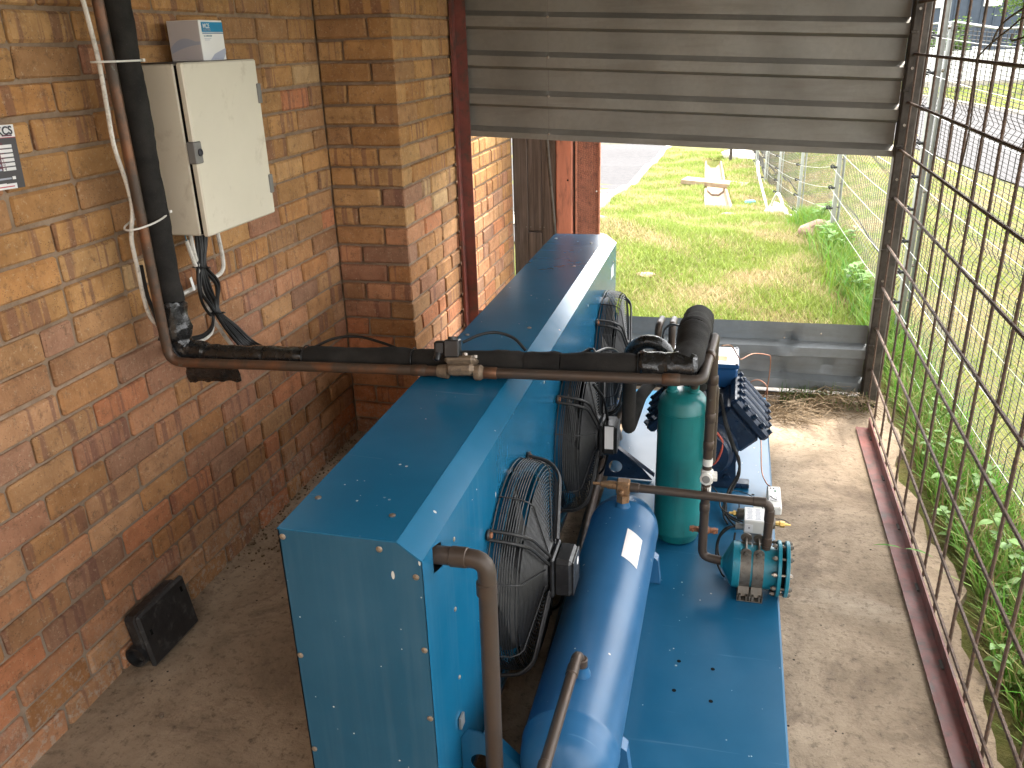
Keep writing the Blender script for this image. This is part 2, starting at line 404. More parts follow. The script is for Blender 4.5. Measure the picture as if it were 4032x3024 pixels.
def attr_leaf(name, rough=.55, trans=.25):
    N = NT(name); a = N.n('Attribute', attribute_name='tint')
    N.done(a.outputs['Color'], rough, 0, .3)
    N.b.inputs['Subsurface Weight'].default_value = 0
    tr = N.n('BsdfTranslucent'); N.l(a.outputs['Color'], tr.inputs[0]); mx = N.n('MixShader'); mx.inputs[0].default_value = trans
    N.l(N.b.outputs[0], mx.inputs[1]); N.l(tr.outputs[0], mx.inputs[2]); N.l(mx.outputs[0], N.out.inputs[0]); return N.m
M_grass = attr_leaf('grass_blades'); M_leaf = attr_leaf('leaf_green', .45, .3)
def timber():
    N = NT('weathered_grey_timber'); st = N.coord('World', (38, 38, 1.7)); co = N.coord('World')
    n1 = N.noise(st, 1.0, 7, .7, .6); c = N.mix(N.rng(n1, .35, .68), (.048, .036, .030), (.165, .125, .105))
    c = N.mix(N.rng(N.noise(co, 3, 4), .4, .7, 0, .4), c, (.07, .045, .03)); N.bump(n1, .6, .004)
    return N.done(c, .85, 0, .2)
M_timber = timber()
M_cabinet = plain('cream_enamel', (.60, .55, .44), .42, var=.05, scale=3, dirt=(.40, .34, .25), dirt_amt=.10)
M_seam = plain('black_gasket', (.005, .005, .005), .8, spec=.1)
M_coil = plain('dark_coil_fins', (.03, .03, .032), .6, .3)
M_white = plain('white_far_paint', (.75, .75, .75), .6, var=.04, scale=1)
M_bluefar = plain('blue_grey_cladding', (.03, .045, .07), .6, var=.1, scale=1)
M_orange = plain('orange_plastic', (.65, .20, .02), .5, var=.05)
M_bark = plain('brown_bark', (.09, .065, .045), .9, var=.3, scale=14)

# ------------------------------------------------------------------ terrain
TY = [-8, 4.6, 8.0, 11.1, 14.0, 17.0, 20.0, 30, 60, 140, 260]; TZ = [-.07, -.03, .0, -.385, -.645, -.86, -.97, -1.35, -2.3, -3.0, -3.0]
TZ2 = [-.09, -.09, -.02, -.17, -.32, -.47, -.62, -1.1, -2.0, -2.5, -2.5]
def drain_x(y): return -.17 - (y - 12.2) * .036
def terr(x, y):
    x = np.asarray(x, float); y = np.asarray(y, float)
    a = np.interp(y, TY, TZ); b = np.interp(y, TY, TZ2); t = np.clip((x - .75) / 1.6, 0, 1); t = t * t * (3 - 2 * t)
    near = np.clip((y - 4.3) / .5, 0, 1) * (1 - t)
    z = a * (1 - t) + b * t
    z = z + .030 * np.sin(x * 2.1 + y * 1.3) * near * np.clip((y - 5) / 2, 0, 1) + .02 * np.sin(x * 4.7 - y * 3.1 + 1) * near
    z = z + .10 * np.exp(-(((y - 8.3) / .9) ** 2)) * np.exp(-((x + .9) / 1.3) ** 2)
    z = z + .11 * np.exp(-((x - .62) / .30) ** 2) * np.clip((y - 4.7) / 1, 0, 1) * np.clip((9 - y) / 1.5, 0, 1)
    d = np.abs(x - drain_x(y)); z = z - .20 * np.clip((.24 - d) / .08, 0, 1) * np.clip((y - 11.9) / .3, 0, 1) * np.clip((21.5 - y) / .3, 0, 1)
    bank = np.clip((x - 10.2) / 3.0, 0, 1); z = z + bank * .55 + np.clip((x - 13) / 30, 0, 1) * .9
    return z
def TZ1(x, y): return float(terr(x, y))
def grid(xs, ys, fz):
    X, Y = np.meshgrid(xs, ys); Z = fz(X, Y); n = len(xs); mb = MB()
    mb.v = list(zip(X.ravel().tolist(), Y.ravel().tolist(), Z.ravel().tolist()))
    mb.f = [(j * n + i, j * n + i + 1, (j + 1) * n + i + 1, (j + 1) * n + i) for j in range(len(ys) - 1) for i in range(n - 1)]
    return mb
xs = np.concatenate([np.linspace(-60, -2.2, 14), np.arange(-2.0, 3.0, .07), np.linspace(3.2, 16, 30), np.linspace(18, 160, 18)])
ys = np.concatenate([np.linspace(-8, 4, 16), np.arange(4.3, 14, .12), np.arange(14, 23, .25), np.linspace(24, 60, 24), np.linspace(66, 260, 14)])
struct(grid(xs, ys, terr).build('ground', M_lawn, ang=180))
# ------------------------------------------------------------------ roads and kerbs outside
def strip(name, x0, x1, y0, y1, m, lift, nx=3, ny=60, th=None):
    xx = np.linspace(x0, x1, nx); yy = np.linspace(y0, y1, ny)
    return grid(xx, yy, lambda X, Y: terr(np.where(X < 0, -1.9, np.minimum(X, 10.15)), Y) + lift).build(name, m)
struct(strip('road', -9, -1.92, 7.0, 62, M_tar, .03)); struct(strip('road', 3.75, 10.0, -8, 140, M_tar, .02))
def kerb(x0, x1, y0, y1, h, ny=40):
    yy = np.linspace(y0, y1, ny); mb = MB()
    for j in range(ny - 1):
        a, b = float(yy[j]), float(yy[j + 1]) - .012; xc = (x0 + x1) / 2
        za, zb_ = TZ1(min(max(x0, -1.9), 10.1), a), TZ1(min(max(x0, -1.9), 10.1), b)
        mb.add([(x0, a, za - .1), (x1, a, za - .1), (x1, a, za + h), (x0, a, za + h), (x0, b, zb_ - .1), (x1, b, zb_ - .1), (x1, b, zb_ + h), (x0, b, zb_ + h)],
               [(0, 1, 2, 3), (4, 7, 6, 5), (3, 2, 6, 7), (0, 3, 7, 4), (1, 5, 6, 2)])
    return mb
struct(kerb(-1.92, -1.78, 8.0, 40, .05).build('kerb', M_kerb, smooth=False))
struct(kerb(10.0, 10.22, -4, 120, .13, 60).build('kerb', M_kerb, smooth=False))
struct(strip('concrete_apron', -2.75, -1.93, 8.2, 14.5, M_kerb, .036))

# ------------------------------------------------------------------ shelter structure: slab, roof sized for the light, added rear light blocker
ed = []
yy = np.linspace(-1.6, 4.42, 80)
for y in yy: ed.append(.80 + .03 * math.sin(y * 5.1) + .022 * math.sin(y * 11.7 + 1) + .012 * math.sin(y * 29))
mb = MB(); n = len(yy)
for j, y in enumerate(yy): mb.v += [(-1.9, y, 0), (.6, y, 0), (ed[j], y, -.004), (ed[j] + .012, y, -.12)]
for j in range(n - 1):
    for i in range(3): mb.f.append((j * 4 + i, j * 4 + i + 1, (j + 1) * 4 + i + 1, (j + 1) * 4 + i))
mb.f.append(tuple((n - 1) * 4 + i for i in range(4)))
struct(mb.build('concrete_floor', M_conc, smooth=False))
struct(MB().box((-.26, 2.22, 2.36), (3.24, 4.46, .03)).build('roof', M_galv, smooth=False))  # out of view; overhang and open rear gap shaped to control the light inside
struct(MB().box((-.44, -1.15, 1.17), (2.5, .11, 2.34)).build('rear_light_blocker', M_mortar, smooth=False))  # unseen slab added behind the camera to keep light off the cabinet end

# ------------------------------------------------------------------ brickwork
def brick_mesh(L, Dp, H, i):
    V, F = cham(Dp / 2, L / 2, H / 2, .006)
    rg = random.Random(i * 13 + int(L * 1000))
    V = [(v.x + rg.uniform(-.0012, .0012), v.y + rg.uniform(-.0022, .0022), v.z + rg.uniform(-.0022, .0022)) for v in V]
    me = bpy.data.meshes.new('brick'); me.from_pydata(V, [], F); me.update(); me.materials.append(M_brick); return me
ST = [brick_mesh(.222, .106, .0745, i) for i in range(6)]; HD = [brick_mesh(.106, .222, .0745, i) for i in range(5)]
COURSE = .0852
YEL = [(.43, .235, .096), (.45, .25, .105), (.40, .215, .088), (.48, .285, .13), (.37, .205, .098), (.43, .22, .086), (.53, .36, .195)]
RED = [(.44, .215, .115), (.47, .235, .130), (.38, .190, .118), (.44, .245, .135), (.47, .195, .098), (.34, .185, .120), (.50, .295, .17)]
def bcol(z, rg):
    t = min(1, max(0, (1.15 - z) / .5)); pool = RED if rg.random() < .03 + .72 * t else YEL
    c = rg.choice(pool[:-1] if t > .3 or rg.random() < .5 else pool)
    if pool is YEL and t > .3: c = (c[0] * .93, c[1] * .88, c[2] * .95)
    k = rg.uniform(.86, 1.10); return (c[0] * k, c[1] * k, c[2] * k, 1)
NB = [0]
def lay(parent, kind, c, rg, rot=0.0, sc=1.0):
    me = rg.choice(ST if kind == 's' else HD); o = bpy.data.objects.new('brick', me); C.objects.link(o); o.parent = parent
    p = Vector(c) - OFF[parent.name]; o.location = p; o.rotation_euler = (rg.uniform(-.006, .006), rg.uniform(-.006, .006), rot + rg.uniform(-.006, .006) + (math.pi if rg.random() < .5 and kind == 's' else 0))
    o.scale = (1, sc, 1); o.color = bcol(c[2], rg); NB[0] += 1; return o
XW, PY, PX = -1.705, 3.454, -1.367
wall = thing('brick_wall', 'long wall of yellow and red face brick behind the cream cabinet', 'wall', (XW, 2.2, 0))
MB().box((XW - .115 - .010, 1.0, 1.17), (.23, 5.1, 2.34)).build('mortar_bed', M_mortar, wall, smooth=False)
rg = random.Random(3); extra = []
for k in range(28):
    z = .030 + k * COURSE; y = PY - .005 - (.0 if k % 2 else .114)
    if k % 2 == 0: extra.append(('h', y + .114 - .053, z))
    while y > -1.5:
        kind = 'h' if rg.random() < .14 else 's'; L = .222 if kind == 's' else .106
        jit = rg.uniform(-.003, .003); extra.append((kind, y - L / 2, z + jit * .6)); y -= L + .0105 + rg.uniform(-.002, .003)
vis = [e for e in extra if e[1] > 1.18 and e[2] < 1.96]; rest = [e for e in extra if not (e[1] > 1.18 and e[2] < 1.96)]
vis = vis[:299]
for kind, y, z in vis: lay(wall, kind, (XW - (.053 if kind == 's' else .111) + rg.uniform(-.002, .003), y, z), rg)
def brick_rest(parent, items):
    mb = MB()
    for kind, c, rot in items:
        d = (.106, .222, .0745) if kind == 's' else (.222, .106, .0745)
        mb.box(c, d, Matrix.Rotation(rot, 3, 'Z'), .006)
    o = mb.build('upper_bricks', M_brick, parent, smooth=False); stuff(o); o.color = (.29, .16, .065, 1)
brick_rest(wall, [(kd, (XW - (.053 if kd == 's' else .111), y, z), 0) for kd, y, z in rest])
pier = thing('brick_pier', 'projecting brick pier in the corner whose side runs out past the red post', 'wall', (PX - .17, PY, 0))
MB().box(((XW + PX) / 2 - .1, PY + .95 + .010, 1.17), (PX - XW + .2 - .020, 1.885, 2.34)).build('mortar_bed', M_mortar, pier, smooth=False)
rest = []
for k in range(28):
    z = .030 + k * COURSE; it = []
    if k % 2 == 0:
        it += [('s', (PX - .111, PY + .053, z), math.pi / 2), ('h', (PX - .222 - .0105 - .053, PY + .111, z), math.pi / 2)]; y = PY + .106 + .0105
    else:
        it += [('h', (PX - .053, PY + .111, z), math.pi / 2), ('s', (PX - .106 - .0105 - .111, PY + .053, z), math.pi / 2)]; y = PY + .222 + .0105
    while y < 5.28:
        kind = 'h' if rg.random() < .22 else 's'; L = .222 if kind == 's' else .106
        if y + L > 5.33: kind, L = 'h', .106
        it.append((kind, (PX - (.053 if kind == 's' else .111) + rg.uniform(-.002, .003), y + L / 2, z), 0)); y += L + .0105 + rg.uniform(-.002, .003)
    for kd, c, rot in it:
        if z < 1.98: lay(pier, kd, c, rg, rot)
        else: rest.append((kd, c, rot))
brick_rest(pier, rest)
# ------------------------------------------------------------------ posts and corrugated sheets at the far end
mb = MB().box((-1.352, 4.19, 1.17), (.012, .055, 2.34)).box((-1.319, 4.2145, 1.17), (.054, .006, 2.34))
o = mb.build('steel_post', M_steelred, base=(-1.33, 4.2, 0), smooth=False); tag(o, 'dark red angle iron post standing against the brick pier', 'post')
p = thing('steel_post', 'grimy brown square post between the grey sheets and the rebar grille', 'post', (.725, 4.22, 0))
MB().box((.725, 4.22, 1.17), (.072, .072, 2.34), ch=.006).build('tube', M_dpost, p, smooth=False)
for k in range(8):
    z = .33 + k * .235; MB().torus((.725, 4.22, z), (0, 0, 1), .045, .004, 4, 4).build('weld_bead', M_dpost, p) if False else MB().box((.70, 4.181, z), (.03, .008, .012), ch=.003).build('weld_bead', M_dpost, p)
    MB().cyl((.712, 4.178, z + .09), (.712, 4.186, z + .09), .006, seg=8).build('rivet', M_bolt, p)
PITCH = .1765
def ibr(z0, z1, y, phase=0.0):
    """profile in the y-z plane: wide pans with ribs standing towards the inside"""
    pts = []; z = z0 - phase
    while z < z1 + PITCH:
        for dz, dy in ((0, 0), (.090, 0), (.104, -.036), (.148, -.036), (.172, 0)):
            pts.append((z + dz, y + dy))
        z += PITCH
    out = []
    for i in range(len(pts) - 1):
        (a, ya), (b, yb) = pts[i], pts[i + 1]
        for t in (0, .5):
            zz = a + (b - a) * t
            if z0 - 1e-6 <= zz <= z1: out.append((zz, ya + (yb - ya) * t))
        for ze in (z0, z1):
            if a < ze < b and abs(ze - (a + b) / 2) > 1e-4: out.append((ze, ya + (yb - ya) * (ze - a) / (b - a)))
    out.sort()
    return out
def tin(name, label, x0, x1, z0, z1, y, slope, mat, phase, nx=40, dents=(), xoff=0, group=None):
    t = thing(name, label, 'metal sheet', ((x0 + x1) / 2, y, z0), group); prof = ibr(z0, z1, y, phase); mb = MB(); n = len(prof)
    for i in range(nx + 1):
        x = x0 + (x1 - x0) * i / nx
        for zz, yy in prof:
            d = .0025 * math.sin(x * 7 + zz * 3) + .0015 * math.sin(x * 19 + zz * 11); sg = 0
            for dx, dz, rx, rz, amp in dents:
                e = math.exp(-((x - dx - (zz - dz) * .5) / rx) ** 2 - ((zz - dz) / rz) ** 2); d += amp * e
            mb.v.append((x, yy + d, zz - (x - x0 + xoff) * slope))
    for i in range(nx):
        for j in range(n - 1): mb.f.append((i * n + j, (i + 1) * n + j, (i + 1) * n + j + 1, i * n + j + 1))
    o = mb.build('sheet', mat, t, ang=22)
    sm = o.modifiers.new('thickness', 'SOLIDIFY'); sm.thickness = .0016; sm.offset = 1; sm.use_rim = False
    return t
def screws(t, pts, r=.006, m=None, d=(0, -1, 0)):
    for q in pts:
        q = Vector(q); d_ = Vector(d); MB().lathe(q - d_ * .002, d_, [(0, r), (.003, r), (.005, r * .6), (.0055, 0)], 10).build('screw', m or M_bolt, t)
SL = .0483
t = tin('corrugated_sheet', 'narrow left piece of the upper ribbed grey sheet beside the red post', -1.366, -.9012, 1.318, 2.34, 4.262, SL, M_galv, .122, 12, group='ribbed sheets closing the far end')
t2 = tin('corrugated_sheet', 'wide right piece of the upper ribbed grey sheet reaching the square post', -.90, .69, 1.318, 2.34, 4.262, SL, M_galv, .122, 40, [(.62, 1.42, .08, .05, .012)], .466, 'ribbed sheets closing the far end')
screws(t2, [(-.893, 4.222, 1.345 - .022 + k * PITCH) for k in range(4)])
t3 = tin('corrugated_sheet', 'dented low ribbed sheet above the straw at the slab end', -1.36, .69, .035, .392, 4.262, -.008, M_galv2, .085, 110,
         [(.33, .30, .03, .035, .035), (.30, .22, .05, .06, -.022), (.30, .13, .03, .03, .02), (.12, .14, .05, .05, .014), (-.1, .2, .12, .08, -.01), (.52, .17, .04, .03, .018)], 0, 'ribbed sheets closing the far end')
screws(t3, [(.47, 4.222, .365), (.30, 4.24, .33), (.1, 4.24, .06), (.62, 4.24, .08)], .005)
mb = MB()
mb.sheet([(-1.33, 4.245, .012), (-1.33, 4.245, .035), (-1.33, 4.30, .035)], (2.02, 0, 0), .004)
tag(mb.build('bottom_rail', M_dpost, base=(-.3, 4.26, 0), smooth=False), 'thin dirty steel rail on the slab under the dented sheet', 'rail')

# ------------------------------------------------------------------ rebar grille on the open side
g = thing('rebar_grille', 'rusty welded rebar grille along the open side of the slab', 'grille', (.72, 2.2, 0))
def rebar(path, r=.005):
    """bar with transverse ribs"""
    P = [Vector(p) for p in path]; a, b = P[0], P[-1]; L = (b - a).length; nn = int(L / .012); pts = []; rad = []
    wob = [random.uniform(-.004, .004) for _ in range(3)]
    for i in range(nn + 1):
        t = i / nn; q = a.lerp(b, t); q.y += wob[0] * math.sin(t * 5) * (abs(b.z - a.z) > 1); q.x += wob[1] * math.sin(t * 4 + 1)
        pts.append(q); rad.append(r * (1.12 if i % 2 else .92))
    return MB().tube(pts, r, 6, True, rad)
vy = []
y = -.55
for k in range(24): vy.append(4.16 - k * .2055)
for yv in vy:
    rebar([(.722, yv, .0), (.722, yv, 2.33)]).build('vertical_bar', M_rust, g)
for z in (.06, .21, .418, .628, .825, 1.045, 1.255, 1.455, 1.652, 1.855, 2.06, 2.27):
    rebar([(.711, -.62, z + random.uniform(-.006, .006)), (.712, 4.19, z)], .0058).build('horizontal_bar', M_rust, g)
a = thing('angle_iron', 'flat red oxide angle iron along the slab edge under the grille', 'angle iron', (.68, 2.0, 0))
mb = MB().sheet([(.638, -1.2, .007), (.697, -1.2, .007), (.697, -1.2, .062)], (0, 5.12, 0), .006)
mb.build('angle', M_steelred, a, smooth=False)
for k in range(11): MB().box((.690, -.1 + k * .39, .010), (.012, .045, .012), ch=.003).build('weld_bead', M_dpost, a)
# dry vine threaded through the grille
mb = MB()
for pth in ([(.705, 3.05, 1.33), (.70, 3.0, 1.45), (.715, 3.08, 1.56), (.70, 3.05, 1.68), (.715, 3.1, 1.82), (.71, 3.04, 1.95)], [(.70, 3.06, 1.66), (.69, 2.9, 1.70), (.70, 2.75, 1.745), (.69, 2.6, 1.77), (.70, 2.4, 1.79)], [(.70, 2.93, 1.69), (.69, 2.8, 1.755), (.70, 2.62, 1.80), (.69, 2.45, 1.83)], [(.70, 2.72, 1.73), (.69, 2.66, 1.715), (.70, 2.5, 1.735)]):
    mb.tube(smooth_path(pth), .0028, 5)
vn = mb.build('dry_vine', M_bark, base=(.70, 3.0, 1.3)); tag(vn, 'dry brown vine stem twined through the top of the grille', 'vine')

# ------------------------------------------------------------------ condenser cabinet with three fans
X0, X1, X2 = -.802, -.558, -.511; HT, HC, HB = .900, .864, .15; Y0, Y1 = 1.24, 3.906
cab = thing('condenser_cabinet', 'long blue sheet metal condenser cabinet with three caged fans', 'condenser', (-.66, 2.57, 0))
mb = MB(); mb.box(((X0 + X1) / 2, (Y0 + Y1) / 2, HT), (X1 - X0 - .001, Y1 - Y0 + .004, .003)); mb.build('top_panel', M_panel, cab, smooth=False)
mb = MB(); q = .0015; mb.prism([(X1 + .0005, Y0 - .002, HT + q), (X2 + q, Y0 - .002, HC + q), (X2 - q, Y0 - .002, HC - q), (X1 - .001, Y0 - .002, HT - q)], (0, Y1 - Y0 + .004, 0)); mb.build('chamfer_panel', M_panel, cab, smooth=False)
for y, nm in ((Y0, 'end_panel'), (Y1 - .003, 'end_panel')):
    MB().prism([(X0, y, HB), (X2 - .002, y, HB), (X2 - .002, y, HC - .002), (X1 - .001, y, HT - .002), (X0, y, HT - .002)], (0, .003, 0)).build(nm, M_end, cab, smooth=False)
MB().box((X0 + .0015, (Y0 + Y1) / 2, (HB + HT) / 2), (.003, Y1 - Y0, HT - HB - .006)).build('coil', M_coil, cab, smooth=False)
MB().box(((X0 + X2) / 2, (Y0 + Y1) / 2, HB - .01), (X2 - X0, Y1 - Y0, .02)).build('bottom_tray', M_coil, cab, smooth=False)
FY = (1.856, 2.687, 3.505); FZ = .462; HR = .252
mb = MB()
def rect_hole(y0, y1, z0, z1, cy, cz, r_, nseg=56):
    angs = sorted({2 * math.pi * k / nseg for k in range(nseg)} | {math.atan2(zc - cz, yc - cy) % (2 * math.pi) for yc in (y0, y1) for zc in (z0, z1)})
    inn, out = [], []
    for a_ in angs:
        c_, s_ = math.cos(a_), math.sin(a_); t = min(((y1 - cy) / c_) if c_ > 1e-9 else 1e9, ((y0 - cy) / c_) if c_ < -1e-9 else 1e9, ((z1 - cz) / s_) if s_ > 1e-9 else 1e9, ((z0 - cz) / s_) if s_ < -1e-9 else 1e9)
        inn.append((X2, cy + r_ * c_, cz + r_ * s_)); out.append((X2, cy + t * c_, cz + t * s_))
    m = len(angs); mb.add(inn + out, [(i, m + i, m + (i + 1) % m, (i + 1) % m) for i in range(m)])
cuts = [1.45, 2.272, 3.096, Y1]
for i in range(3): rect_hole(cuts[i], cuts[i + 1], HB, HC, FY[i], FZ, HR)
so = [(Y0, HB), (1.45, HB), (1.45, HC), (Y0, HC)]; si = [(1.296, .80), (1.345, .785), (1.345, .842), (1.296, .858)]
mb.add([(X2, a_, b_) for a_, b_ in so + si], [(i, (i + 1) % 4, 4 + (i + 1) % 4, 4 + i) for i in range(4)])
mb.build('front_panel', M_panel, cab, smooth=False)
def rivet(p_, d, r=.0065): MB().lathe(Vector(p_), Vector(d), [(0, r), (.0015, r), (.0025, r * .75), (.003, 0)], 12).build('rivet', M_bolt, cab)
for p_ in ((-.793, .882), (-.594, .880), (-.525, .828), (-.520, .66), (-.520, .49), (-.520, .32), (-.793, .6), (-.793, .35)): rivet((p_[0], Y0, p_[1]), (0, -1, 0))
for p_ in ((-.775, 1.36), (-.60, 1.325), (-.776, 2.4), (-.60, 2.5), (-.776, 3.8), (-.60, 3.72), (-.60, 3.3)): rivet((p_[0], p_[1], HT + .0015), (0, 0, 1))
for p_ in ((1.42, .80), (1.40, .64), (1.40, .46), (2.30, .80), (3.1, .80), (3.8, .80)): rivet((X2, p_[0], p_[1]), (1, 0, 0), .005)
# scratches of bare metal and a paper label at the far end
MB().box((-.536, 1.70, .8835), (.045, .006, .0006), Matrix.Rotation(R(37), 3, 'Y')).build('paint_scratch', M_ptwhite, cab, smooth=False)
mb = MB(); mb.box((X2 + .0008, 3.78, .76), (.0006, .085, .055)); mb.build('paper_label', M_ptwhite, cab, smooth=False)
mb = MB()
for k in range(5): mb.box((X2 + .0014, 3.79, .78 - k * .009), (.0004, .05, .002))
mb.build('label_print', M_ptgrey, cab, smooth=False)
# the fan, built once round its own centre and copied
def polar(x, r_, a_): return Vector((x, r_ * math.cos(a_), r_ * math.sin(a_)))
def make_fan():
    parts = []
    mb = MB(); mb.lathe((0, 0, 0), (1, 0, 0), [(-.03, .240), (0, .247), (.022, .249), (.024, .258), (.026, .258), (.026, .252), (.026, .244), (0, .238), (-.03, .232)], 56)
    mb.f = [f for f in mb.f if len(f) == 4]; parts.append(('inlet_ring', mb, M_panel))
    mb = MB()
    for x_, r_ in ((.006, .275), (.018, .275), (.030, .274), (.042, .273), (.054, .271), (.066, .268), (.077, .262), (.024, .2745), (.036, .2735), (.048, .272), (.060, .2695)): mb.torus((x_, 0, 0), (1, 0, 0), r_, .0018, 52, 4)
    for k in range(21):
        r_ = .254 - k * .0093; mb.torus((.083 + .020 * (k / 20), 0, 0), (1, 0, 0), r_, .0017, 44, 4)
    for k in range(8):
        a_ = 2 * math.pi * (k + .5) / 8; mb.tube([polar(x_, r_, a_) for x_, r_ in ((.004, .277), (.060, .2725), (.079, .262), (.088, .25), (.108, .06))], .0019, 5)
    parts.append(('guard', mb, M_wirebk))
    for k in range(4):
        a0 = R(45 + 90 * k); mb = MB()
        u = Vector((0, -math.sin(a0), math.cos(a0)))
        for s_ in (-1, 1):
            mb.tube(bend_path([polar(.005, .294, a0) + u * .011 * s_, polar(.070, .283, a0) + u * .011 * s_, polar(.100, .25, a0) + u * .011 * s_, polar(.116, .07, a0) + u * .011 * s_], .02, 3), .0042, 6)
        mb.torus(polar(.005, .294, a0), (1, 0, 0), .011, .0042, 16, 6); parts.append(('bracket', mb, M_wirebk))
        mb = MB(); mb.lathe(polar(.0, .294, a0), (1, 0, 0), [(0, .0085), (.012, .0085), (.014, .006), (.015, 0)], 6); parts.append(('bolt', mb, M_rustbolt))
    mb = MB(); mb.lathe((0, 0, 0), (1, 0, 0), [(-.02, .075), (-.01, .085), (.05, .085), (.075, .075), (.10, .07), (.112, .06), (.114, 0)], 28); parts.append(('motor', mb, M_dust))
    for k in range(5):
        a0 = R(20 + 72 * k); mb = MB(); rows = []
        for i in range(7):
            r_ = .080 + .150 * i / 6; half = R(31 - 5 * i / 6); tw = .036 - .010 * i / 6
            for j in range(6):
                t = j / 5; a_ = a0 - half + 2 * half * t + .35 * (i / 6) ** 2; rows.append(polar(.028 + tw * (t - .5) * 2 + .010 * math.sin(math.pi * t), r_, a_))
        n0 = len(rows); rows += [v_ + Vector((.003, 0, 0)) for v_ in rows]
        F = []
        for i in range(6):
            for j in range(5):
                q_ = (i * 6 + j, i * 6 + j + 1, (i + 1) * 6 + j + 1, (i + 1) * 6 + j); F += [q_, tuple(n0 + v_ for v_ in q_[::-1])]
        mb.add(rows, F); parts.append(('blade', mb, M_blade))
    mb = MB(); mb.box((.150, -.004, -.004), (.052, .098, .112), ch=.010); mb.box((.122, -.004, -.004), (.012, .106, .118), ch=.004); parts.append(('terminal_box', mb, M_blackpl))
    mb = MB(); mb.box((.1765, -.004, -.004), (.004, .086, .100), ch=.0018); parts.append(('terminal_lid', mb, M_blackpl))
    mb = MB(); mb.lathe((.1785, .012, .018), (1, 0, 0), [(0, .011), (.0006, .011), (.0007, 0)], 14); parts.append(('round_sticker', mb, M_ptwhite))
    mb = MB(); mb.tube(smooth_path([(.14, .03, -.06), (.13, .06, -.13), (.10, .12, -.22), (.03, .16, -.29)]), .005, 6); parts.append(('motor_cable', mb, M_rubber))
    return [(n_, b_.mesh(n_), m_) for n_, b_, m_ in parts]
FAN = make_fan()
for n_, me, m_ in FAN: me.materials.append(m_)
for i, y in enumerate(FY):
    f = link(bpy.data.objects.new('fan', None)); f.parent = cab; f.location = Vector((X2 + .0015, y, FZ)) - OFF[cab.name]; f.empty_display_size = .05
    f['label'] = ('nearest caged fan with round white sticker on its box', 'middle caged fan with a white label on its grey box', 'farthest caged fan near the grass end')[i]
    OFF[f.name] = Vector((X2, y, FZ)); turn = R((0, 31, 55)[i])
    for n_, me, m_ in FAN:
        if n_ == 'round_sticker' and i == 1: continue
        c_ = link(bpy.data.objects.new(n_, me)); c_.parent = f
        if n_ == 'blade': c_.rotation_euler = (turn, 0, 0)
    if i == 1: MB().box((X2 + .152, y - .0545, FZ + .01), (.030, .0012, .085)).build('paper_label', M_ptwhite, f, smooth=False)
# triangular gussets between cabinet and base
def gusset(y, lab, m, hx=-.225, ht=.335, cen=(-.375, .19)):
    t = thing('gusset', lab, 'bracket', (-.37, y, .14), 'folded gussets bracing the condenser')
    xs_, zt = X2 + .004, ht; n_ = 20
    poly = [(xs_, .143), (hx, .143), (hx, .155), (X2 + .056, zt - .006), (xs_ + .042, zt), (xs_, zt)]
    mb = MB(); inner = []; outer = []
    cen = Vector(cen)
    for k in range(n_):
        a_ = 2 * math.pi * k / n_; d = Vector((math.cos(a_), math.sin(a_))); best = 9
        for i in range(len(poly)):
            p0 = Vector(poly[i]); e = Vector(poly[(i + 1) % len(poly)]) - p0; den = d.x * e.y - d.y * e.x
            if abs(den) < 1e-9: continue
            w0 = p0 - cen; tt = (w0.x * e.y - w0.y * e.x) / den; uu = (w0.x * d.y - w0.y * d.x) / den
            if tt > 0 and -1e-6 <= uu <= 1 + 1e-6: best = min(best, tt)
        outer.append((cen.x + d.x * best, y, cen.y + d.y * best)); inner.append((cen.x + d.x * .026, y, cen.y + d.y * .026))
    for dy in (0, .004):
        mb.add([(p_[0], y + dy, p_[2]) for p_ in inner + outer], [((i, (i + 1) % n_, n_ + (i + 1) % n_, n_ + i) if dy else (i, n_ + i, n_ + (i + 1) % n_, (i + 1) % n_)) for i in range(n_)])
    mb.add([(p_[0], y + dy, p_[2]) for dy in (0, .004) for p_ in inner], [(i, (i + 1) % n_, n_ + (i + 1) % n_, n_ + i) for i in range(n_)])
    mb.build('web', m, t, smooth=False)
    mb = MB(); mb.sheet([(X2 + .056, y, zt - .004), (hx, y, .158)], (0, .028, 0), .003); mb.build('flange', m, t, smooth=False)
    mb = MB().box((X2 + .0045, y + .012, zt + .012), (.005, .024, .03)); mb.build('tab', M_galv2, t, smooth=False)
gusset(1.375, 'near blue gusset beside the brown riser pipe', M_plate, -.28, .338, (-.462, .247))
gusset(2.965, 'far dark blue gusset between the middle fan and the green cylinder', M_comp)

# ------------------------------------------------------------------ base plate
bp = thing('base_plate', 'flat blue steel base plate of the condensing unit with drilled holes', 'base plate', (-.08, 2.5, 0))
BX0, BX1, BY0, BY1, BZ = -.405, .222, 1.2, 3.89, .14
MB().prism([(BX0, BY0, BZ), (BX1 - .006, BY0, BZ), (BX1, BY0, BZ - .006), (BX1, BY0, .03), (BX1 - .004, BY0, .03), (BX1 - .004, BY0, BZ - .008), (BX0 + .004, BY0, BZ - .008), (BX0 + .004, BY0, .03), (BX0, BY0, .03)], (0, BY1 - BY0, 0)).build('deck', M_plate, bp, smooth=False)
for y in (1.24, 2.5, 3.84): MB().box(((X0 + BX1) / 2, y, .045), (BX1 - X0 - .02, .06, .085)).build('cross_member', M_box_blue, bp, smooth=False)
mb = MB()
def bolt_hole(x, y): MB().lathe((x, y, BZ + .0006), (0, 0, 1), [(0, .0058), (.0003, .0058), (.0004, 0)], 14).build('bolt_hole', M_seam, bp)
